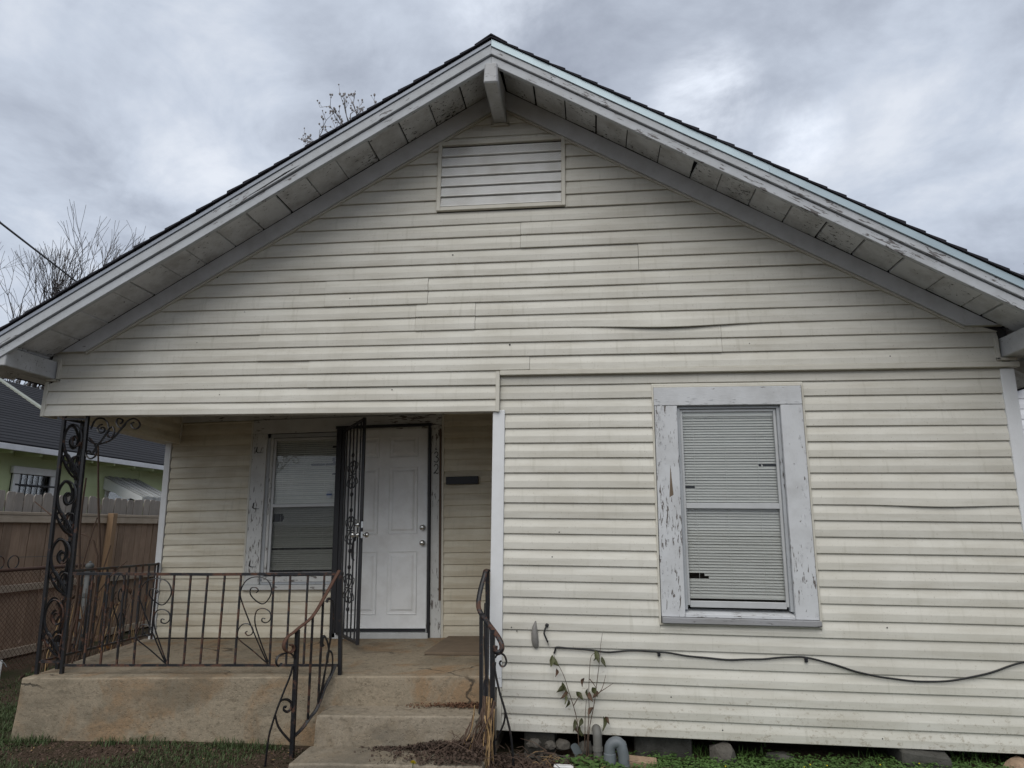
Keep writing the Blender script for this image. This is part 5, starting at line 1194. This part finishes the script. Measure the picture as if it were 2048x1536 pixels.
cf = thing('chain_link_fence', (-6.6, 2.0, 0.0), 'rusty chain link fence with looped top in front of the brown boards', 'fence')
MB().tube([(-6.6, -0.6, 1.185), (-6.6, 3.2, 1.165)], 0.021, 8).build('top_rail', 'iron_brown', cf, smooth=True)
def lp(y0): return [(-6.6, y0 + 0.075 * math.cos(a), 1.255 + 0.075 * math.sin(a)) for a in [i * 2 * math.pi / 14 for i in range(15)]]
for y in (1.86, 2.06): MB().tube(lp(y), 0.007, 5).build('wire_loop', 'iron_rust', cf)
MB().tube(spline([(-6.6, 2.1, 1.31), (-6.6, 2.6, 1.30), (-6.62, 3.0, 1.295), (-6.6, 3.15, 1.26)], 5), 0.004, 4).build('tie_wire', 'galv', cf)
mesh_ = MB(); s_ = 0.058
nz = int(1.12 / s_); ny = int(3.8 / s_)
for d_ in (0, 1):
    for i in range(-nz, ny + 1):
        pts = []
        for k in range(nz + 1):
            yy = -0.6 + (i + (k if d_ == 0 else nz - k)) * s_
            if -0.6 <= yy <= 3.2: pts.append((-6.6 + 0.004 * (1 if (k + d_) % 2 else -1), yy, 0.05 + k * s_))
        if len(pts) > 1: mesh_.tube(pts, 0.0024, 3, False)
mesh_.build('wire_mesh', 'iron_brown', cf, kind='stuff')
gp = thing('gate_post', (-5.95, 2.45, 0.0), 'grey galvanised post with round cap behind the porch railing', 'post')
MB().tube([(-5.95, 2.45, -0.1), (-5.95, 2.45, 1.20)], 0.038, 12).build('pipe', 'galv', gp, smooth=True)
MB().tube([(-5.95, 2.45, 1.12), (-5.95, 2.45, 1.15)], 0.060, 10).build('band', 'galv', gp, 0.003)
MB().ball((-5.95, 2.45, 1.20), 0.048, 1, 1, 0.9, 12, 8).ball((-5.95, 2.45, 1.245), 0.016, 1, 1, 1, 8, 6).build('cap', 'galv', gp, smooth=True)
MB().tube([(-5.95, 2.45, 0.85), (-5.95, 2.45, 0.90)], 0.047, 10).build('band', 'galv', gp, 0.003)
pt = thing('white_pipe', (-6.11, 1.50, 0.0), 'short white plastic pipe standing at the left edge of the yard', 'pipe')
MB().tube([(-6.11, 1.50, -0.05), (-6.11, 1.50, 0.31)], 0.055, 14).build('pipe', 'white', pt, smooth=True)
MB().tube(spline([(-6.11, 1.46, 0.31), (-6.06, 1.44, 0.34), (-5.96, 1.43, 0.31), (-5.91, 1.42, 0.27)], 4), 0.005, 5).build('wire', 'galv', pt)
# bare shrub behind the column
bs = thing('bare_shrub', (-4.75, 0.75, 0.1), 'leafless brown shrub growing behind the iron column', 'shrub')
for pts, r_ in [([(-4.72, 0.95, 0.05), (-4.70, 0.95, 0.8), (-4.72, 1.0, 1.31), (-4.82, 1.0, 1.9), (-4.905, 1.0, 2.46)], 0.018), ([(-4.60, 0.8, 0.05), (-4.60, 0.8, 1.40), (-4.95, 0.8, 1.65), (-5.33, 0.8, 1.90)], 0.013), ([(-4.72, 0.9, 0.7), (-4.60, 0.85, 1.1), (-4.52, 0.85, 1.5)], 0.012),
                ([(-4.70, 0.9, 0.1), (-4.55, 0.8, 0.6), (-4.48, 0.8, 1.0)], 0.014), ([(-4.72, 0.9, 0.1), (-4.86, 0.85, 0.5), (-4.93, 0.85, 1.0), (-5.0, 0.9, 1.5)], 0.012), ([(-4.60, 0.8, 1.0), (-4.42, 0.8, 1.25), (-4.33, 0.85, 1.36)], 0.008), ([(-4.50, 0.45, 0.1), (-4.46, 0.42, 0.7), (-4.44, 0.4, 1.2), (-4.50, 0.4, 1.7), (-4.52, 0.42, 2.1)], 0.017), ([(-4.46, 0.42, 0.75), (-4.40, 0.4, 1.05), (-4.42, 0.4, 1.35), (-4.36, 0.42, 1.75)], 0.012), ([(-4.44, 0.4, 1.2), (-4.55, 0.4, 1.45), (-4.66, 0.42, 1.62)], 0.010), ([(-4.50, 0.45, 0.3), (-4.40, 0.42, 0.6), (-4.36, 0.42, 0.95)], 0.012)]:
    q = spline(pts, 4); MB().tube(q, [r_ * (1 - 0.55 * i / (len(q) - 1)) for i in range(len(q))], 6).build('branch', 'stalk_dark', bs)
# dead weeds along the fence side
dw = thing('dead_weeds', (-5.0, 1.0, 0.0), 'clump of dead brown weeds beyond the side porch railing', 'plant')
rw = random.Random(3)
for i in range(60):
    x = -4.95 + rw.uniform(-0.3, 0.28); y = 1.35 + rw.uniform(-0.45, 0.6); h = rw.uniform(0.45, 1.1)
    MB().tube([(x, y, 0.02), (x + rw.uniform(-.05, .05), y, h * 0.5), (x + rw.uniform(-.15, .15), y + rw.uniform(-.1, .1), h)], [0.006, 0.005, 0.003], 4).build('stalk', 'stalk' if i % 4 == 0 else 'stalk_dark', dw)
dl_ = [leaf_mesh(0.08, 0.04, 'leaf_dry'), leaf_mesh(0.07, 0.035, 'litter')]
for i in range(60):
    inst('leaf', dl_[i % 2], (-4.95 + rw.uniform(-0.35, 0.35), 1.2 + rw.uniform(-0.4, 0.4), rw.uniform(0.3, 1.1)), dw, (rw.uniform(-1, 1), rw.uniform(-1, 1), rw.uniform(0, 6)))

# ------------------------------------------------------------------ neighbour's green house
nb = thing('green_house', (-12.0, 6.0, 0.0), 'lime green neighbouring house with dark shingle roof behind the fence', 'house')
MB().box(-10.05, -10.0, -3.0, 5.46, 0.0, 3.0).box(-10.05, -10.0, 6.44, 7.85, 0, 3.0).box(-10.05, -10.0, 8.75, 14.0, 0, 3.0).box(-10.05, -10.0, 5.46, 6.44, 0, 1.2).box(-10.05, -10.0, 5.46, 6.44, 2.56, 3.0).box(-10.05, -10.0, 7.85, 8.75, 0, 1.4).box(-10.05, -10.0, 7.85, 8.75, 2.5, 3.0).box(-16, -10.05, -3.0, -2.95, 0, 3).box(-16, -10.05, 13.95, 14, 0, 3).box(-16, -15.95, -2.95, 13.95, 0, 3).build('wall', 'green', nb)
for z in [0.3 + 0.305 * i for i in range(9)]:
    MB().box(-9.999, -9.993, -3.0, 5.40, z, z + 0.296).box(-9.999, -9.993, 6.50, 7.80, z, z + 0.296).box(-9.999, -9.993, 8.80, 14.0, z, z + 0.296).build('clapboard', 'green', nb)
MB().box(-10.6, -10.59, 5.3, 9.0, 1.0, 2.8).build('room_lining', 'black', nb)
nr = MB().hexa([(-9.45, -3.5, 2.93), (-9.45, 14.5, 2.93), (-13.0, 14.5, 4.75), (-13.0, -3.5, 4.75)][::-1], [(-9.45, -3.5, 2.97), (-9.45, 14.5, 2.97), (-13.0, 14.5, 4.79), (-13.0, -3.5, 4.79)][::-1])
nr.hexa([(-16.55, 14.5, 2.93), (-16.55, -3.5, 2.93), (-13.0, -3.5, 4.75), (-13.0, 14.5, 4.75)][::-1], [(-16.55, 14.5, 2.97), (-16.55, -3.5, 2.97), (-13.0, -3.5, 4.79), (-13.0, 14.5, 4.79)][::-1])
nr = nr.build('roof', 'shingle_n', nb)
for i in range(26):
    q0 = i / 26; q1 = (i + 1) / 26; xa = -9.43 - 3.57 * q0; xb = -9.43 - 3.57 * q1; za = 2.975 + 1.82 * q0; zb_ = 2.975 + 1.82 * q1
    MB().prism_xz([(xa, za), (xb, zb_), (xb, zb_ + 0.004), (xa, za + 0.014)], -3.52, 14.52).build('shingle_course', 'shingle_n', nr)
MB().box(-9.44, -9.41, -3.5, 14.5, 2.86, 2.955).build('fascia', 'frieze', nr, 0.004)
MB().box(-9.98, -9.45, -3.5, 14.5, 2.915, 2.928).build('eave_soffit', 'frieze', nr)
for y in [-2.5 + 0.61 * i for i in range(27)]: MB().box(-9.97, -9.47, y, y + 0.045, 2.82, 2.914).build('rafter_tail', 'green', nr)
for (y0, z0, y1, z1) in [(7.75, 4.62, 7.50, 3.98)]:
    MB().hexa([(-12.95, 7.80, 4.765), (-11.40, 7.44, 3.99), (-11.40, 7.57, 3.99), (-12.95, 7.93, 4.765)], [(-12.95, 7.80, 4.81), (-11.40, 7.44, 4.03), (-11.40, 7.57, 4.03), (-12.95, 7.93, 4.81)]).build('roof_flashing', 'flash', nr)
nw = MB().box(-9.99, -9.955, 5.47, 5.60, 1.2, 2.53).box(-9.99, -9.955, 6.30, 6.43, 1.2, 2.53).build('window', 'white', nb, 0.004)
MB().box(-9.99, -9.93, 5.42, 6.48, 2.535, 2.66).build('window_head', 'white', nw, 0.004)
MB().box(-10.04, -10.03, 5.60, 6.30, 1.2, 2.54).build('pane', 'glass', nw)
for i in range(6): MB().box(-9.975, -9.962, 5.64 + i * 0.125, 5.655 + i * 0.125, 1.2, 2.53).build('window_bar', 'black', nw)
MB().box(-9.962, -9.950, 5.52, 6.40, 2.33, 2.36).build('window_bar', 'black', nw)
n2 = MB().box(-9.99, -9.955, 7.78, 7.87, 1.3, 2.5).box(-9.99, -9.955, 8.73, 8.82, 1.3, 2.5).build('window', 'white', nb, 0.004)
MB().box(-10.04, -10.03, 7.87, 8.73, 1.3, 2.5).build('pane', 'glass', n2)
aw = MB().add([(-9.99, 7.72, 2.62), (-9.10, 7.72, 2.22), (-9.10, 7.72, 2.12), (-9.35, 7.72, 2.20), (-9.50, 7.72, 2.18), (-9.70, 7.72, 2.30), (-9.99, 7.72, 2.38), (-9.99, 7.735, 2.62), (-9.10, 7.735, 2.22), (-9.10, 7.735, 2.12), (-9.35, 7.735, 2.20), (-9.50, 7.735, 2.18), (-9.70, 7.735, 2.30), (-9.99, 7.735, 2.38)],
      [(0, 1, 2, 3, 4, 5, 6), (13, 12, 11, 10, 9, 8, 7)] + [(i, i + 7, (i + 1) % 7 + 7, (i + 1) % 7) for i in range(7)]).build('awning', 'trim_white', nb)
for i in range(11):
    y0 = 7.735 + i * 0.098; dz = 0.015 if i % 2 else 0.0
    MB().hexa([(-9.09, y0, 2.215 + dz), (-9.09, y0 + 0.094, 2.215 + dz), (-9.99, y0 + 0.094, 2.625 + dz), (-9.99, y0, 2.625 + dz)][::-1], [(-9.09, y0, 2.235 + dz), (-9.09, y0 + 0.094, 2.235 + dz), (-9.99, y0 + 0.094, 2.645 + dz), (-9.99, y0, 2.645 + dz)][::-1]).build('awning_slat', 'awning', aw)
    MB().box(-9.092, -9.080, y0, y0 + 0.094, 2.11 + 0.02 * (i % 2), 2.214 + dz).build('awning_valance', 'awning', aw)

# white house on the right
rh = thing('white_house', (10.5, 12.0, 0.0), 'white sided house glimpsed past the right corner', 'house')
MB().prism_xz([(7.62, 0.0), (13.8, 0.0), (13.8, 4.1), (10.7, 6.75), (7.62, 4.1)], 8.03, 16.0).build('wall', 'white_wall', rh)
for k in range(34):
    z0 = 0.3 + k * 0.19; half = 3.09 if z0 < 4.0 else max(0.0, 3.09 - (z0 - 4.0) / 0.855)
    if half < 0.1: break
    plank_mesh(10.71 - half, 10.71 + half, z0, z0 + 0.19, 8.028, None, 0, None, k).build('siding_plank', 'white_wall', rh)
MB().prism_xz([(7.30, 3.90), (10.7, 6.82), (14.1, 3.90), (14.1, 4.06), (10.7, 6.98), (7.30, 4.06)], 7.80, 16.2).build('roof', 'drip_grey', rh)

# ------------------------------------------------------------------ bare trees
def tree(name, base, height, spread, seed, mat, label, levels=5, trunk_r=0.16, fork=0.35, seeds=False, grp='bare trees behind the house', lean=(0, 0), dense=False):
    r_ = random.Random(seed); segs = []; tips = []
    def grow(p, d, l, rr, lev):
        n = 4 if lev < 2 else 3; pts = [p]; c = p.copy(); dd_ = d.copy()
        for i in range(n):
            dd_ = (dd_ + Vector((r_.gauss(0, .13), r_.gauss(0, .13), r_.gauss(0.03, .08)))).normalized(); c = c + dd_ * (l / n); pts.append(c.copy())
        rr1 = rr * 0.55
        segs.append((pts, [rr + (rr1 - rr) * i / n for i in range(n + 1)], lev))
        if lev >= levels: tips.append(c); return
        k = (r_.choice([3, 3, 4]) if dense else r_.choice([2, 3, 3])) if lev else r_.choice([3, 4])
        for j in range(k):
            a = r_.uniform(0, 6.28); sp = r_.uniform(0.35, 0.85) * spread
            perp = dd_.orthogonal().normalized(); perp.rotate(Matrix.Rotation(a, 3, dd_))
            nd = (dd_ + perp * sp + Vector((0, 0, 0.12))).normalized()
            grow(c, nd, l * r_.uniform(0.6, 0.82), rr1 * r_.uniform(0.75, 0.95), lev + 1)
        for j in range(r_.choice([1, 2])):
            q = pts[r_.randint(1, n - 1)]; a = r_.uniform(0, 6.28); perp = dd_.orthogonal().normalized(); perp.rotate(Matrix.Rotation(a, 3, dd_))
            if lev + 1 <= levels: grow(q.copy(), (dd_ + perp * spread * 1.1).normalized(), l * 0.55, rr * 0.45, min(levels, lev + 2))
    grow(Vector((0, 0, 0)), Vector((lean[0], lean[1], 1)).normalized(), 1.0, 0.06, 0)
    zt = max(q[0][-1].z for q in segs); k = height / zt
    base = Vector(base)
    t_ = thing(name, base, label, 'tree', grp)
    tr, crn = MB(), MB()
    for pts, rr, lev in segs:
        P = [base + q * k for q in pts]; Rr = [max(0.0055, x * k * trunk_r / (0.06 * k)) for x in rr]
        (tr if lev == 0 else crn).tube(P, Rr, 7 if lev == 0 else (5 if lev < 3 else 3), False)
    tr.build('trunk', mat, t_, smooth=True); crn.build('crown', mat, t_)
    if seeds:
        sm = MB()
        for q in tips:
            if r_.random() < 0.7: sm.ball(base + q * k, r_.uniform(0.011, 0.024), 1, 1, 1.2, 5, 4)
        sm.build('seed_pods', mat, t_, kind='stuff')
    return t_
tree('bare_tree', (-18.9, 14.0, 0), 11.7, 0.42, 4, 'bark', 'tall dark leafless tree at the far left crossed by the wire', 5, 0.24, dense=True)
tree('bare_tree', (-21.0, 13.4, 0), 10.2, 0.55, 9, 'bark', 'dark leafless tree just above the left roof edge', 5, 0.20)
tree('bare_tree', (-23.6, 17.0, 0), 13.0, 0.6, 14, 'bark', 'spreading leafless tree behind the dark one at far left', 5, 0.22)
tree('bare_tree', (-18.3, 16.0, 0), 11.2, 0.42, 23, 'bark_pale', 'thin pale leafless tree right of the wire', 5, 0.11)
def seed_tree():
    r_ = random.Random(17); t_ = thing('bare_tree', (-5.75, 9.0, 0), 'pale leafless tree with seed pods rising over the roof slope', 'tree', 'bare trees behind the house')
    tr, cr, sd_ = MB(), MB(), MB()
    c0 = Vector((-5.72, 9.0, 10.35))
    tr.tube([(-5.75, 9.0, 0), (-5.70, 9.02, 4), (-5.78, 8.98, 8), tuple(c0)], [0.13, 0.10, 0.07, 0.045], 8, False)
    def br(p, d, l, rr, lev):
        pts = [p]; c = p.copy(); d = d.copy()
        for i in range(4):
            d = (d + Vector((r_.gauss(0, .12), r_.gauss(0, .12), r_.gauss(0.02, .10)))).normalized(); c = c + Vector((d.x * 0.72, d.y * 0.72, d.z)) * (l / 4); pts.append(c.copy())
        cr.tube(pts, [rr, rr * 0.9, rr * 0.8, rr * 0.7, rr * 0.6], 4 if lev < 2 else 3, False)
        if lev == 3 or (lev == 2 and r_.random() < 0.4):
            sd_.ball(c, r_.uniform(0.014, 0.030), 1, 1, r_.uniform(0.8, 1.6), 5, 4)
        if lev < 3:
            for k in range((3, 3, 2)[lev]):
                q = pts[r_.choice([2, 3, 4])]; nd = (d + Vector((r_.gauss(0, .6), r_.gauss(0, .6), r_.gauss(0.1, .35)))).normalized()
                br(q.copy(), nd, l * r_.uniform(0.4, 0.6), rr * 0.62, lev + 1)
    for k in range(13):
        a = k * 2.4; el = rad(r_.uniform(12, 88)); br(c0.copy(), Vector((math.cos(a) * math.cos(el), math.sin(a) * math.cos(el), math.sin(el))), r_.uniform(0.8, 1.1), 0.020, 0)
    tr.build('trunk', 'bark_pale', t_, smooth=True); cr.build('crown', 'bark_pale', t_); sd_.build('seed_pods', 'bark_pale', t_, kind='stuff')
seed_tree()
tree('bare_tree', (9.4, 18.0, 0), 6.6, 0.7, 41, 'bark', 'dark leafless tree behind the right roof corner', 6, 0.16)
tree('bare_tree', (10.8, 11.0, 0), 8.3, 0.6, 47, 'bark_pale', 'faint thin leafless tree at the right edge above the roof', 5, 0.07)

# overhead wire
ow = thing('overhead_wire', (-9.0, 4.5, 6.0), 'thick black service wire slanting down to the left roof edge', 'wire')
MB().tube([(-7.70, 1.6, 5.85), (-8.528, 3.0, 5.975), (-9.762, 6.0, 6.212), (-10.8, 9.0, 6.4)], 0.017, 6).build('wire_run', 'cable', ow)
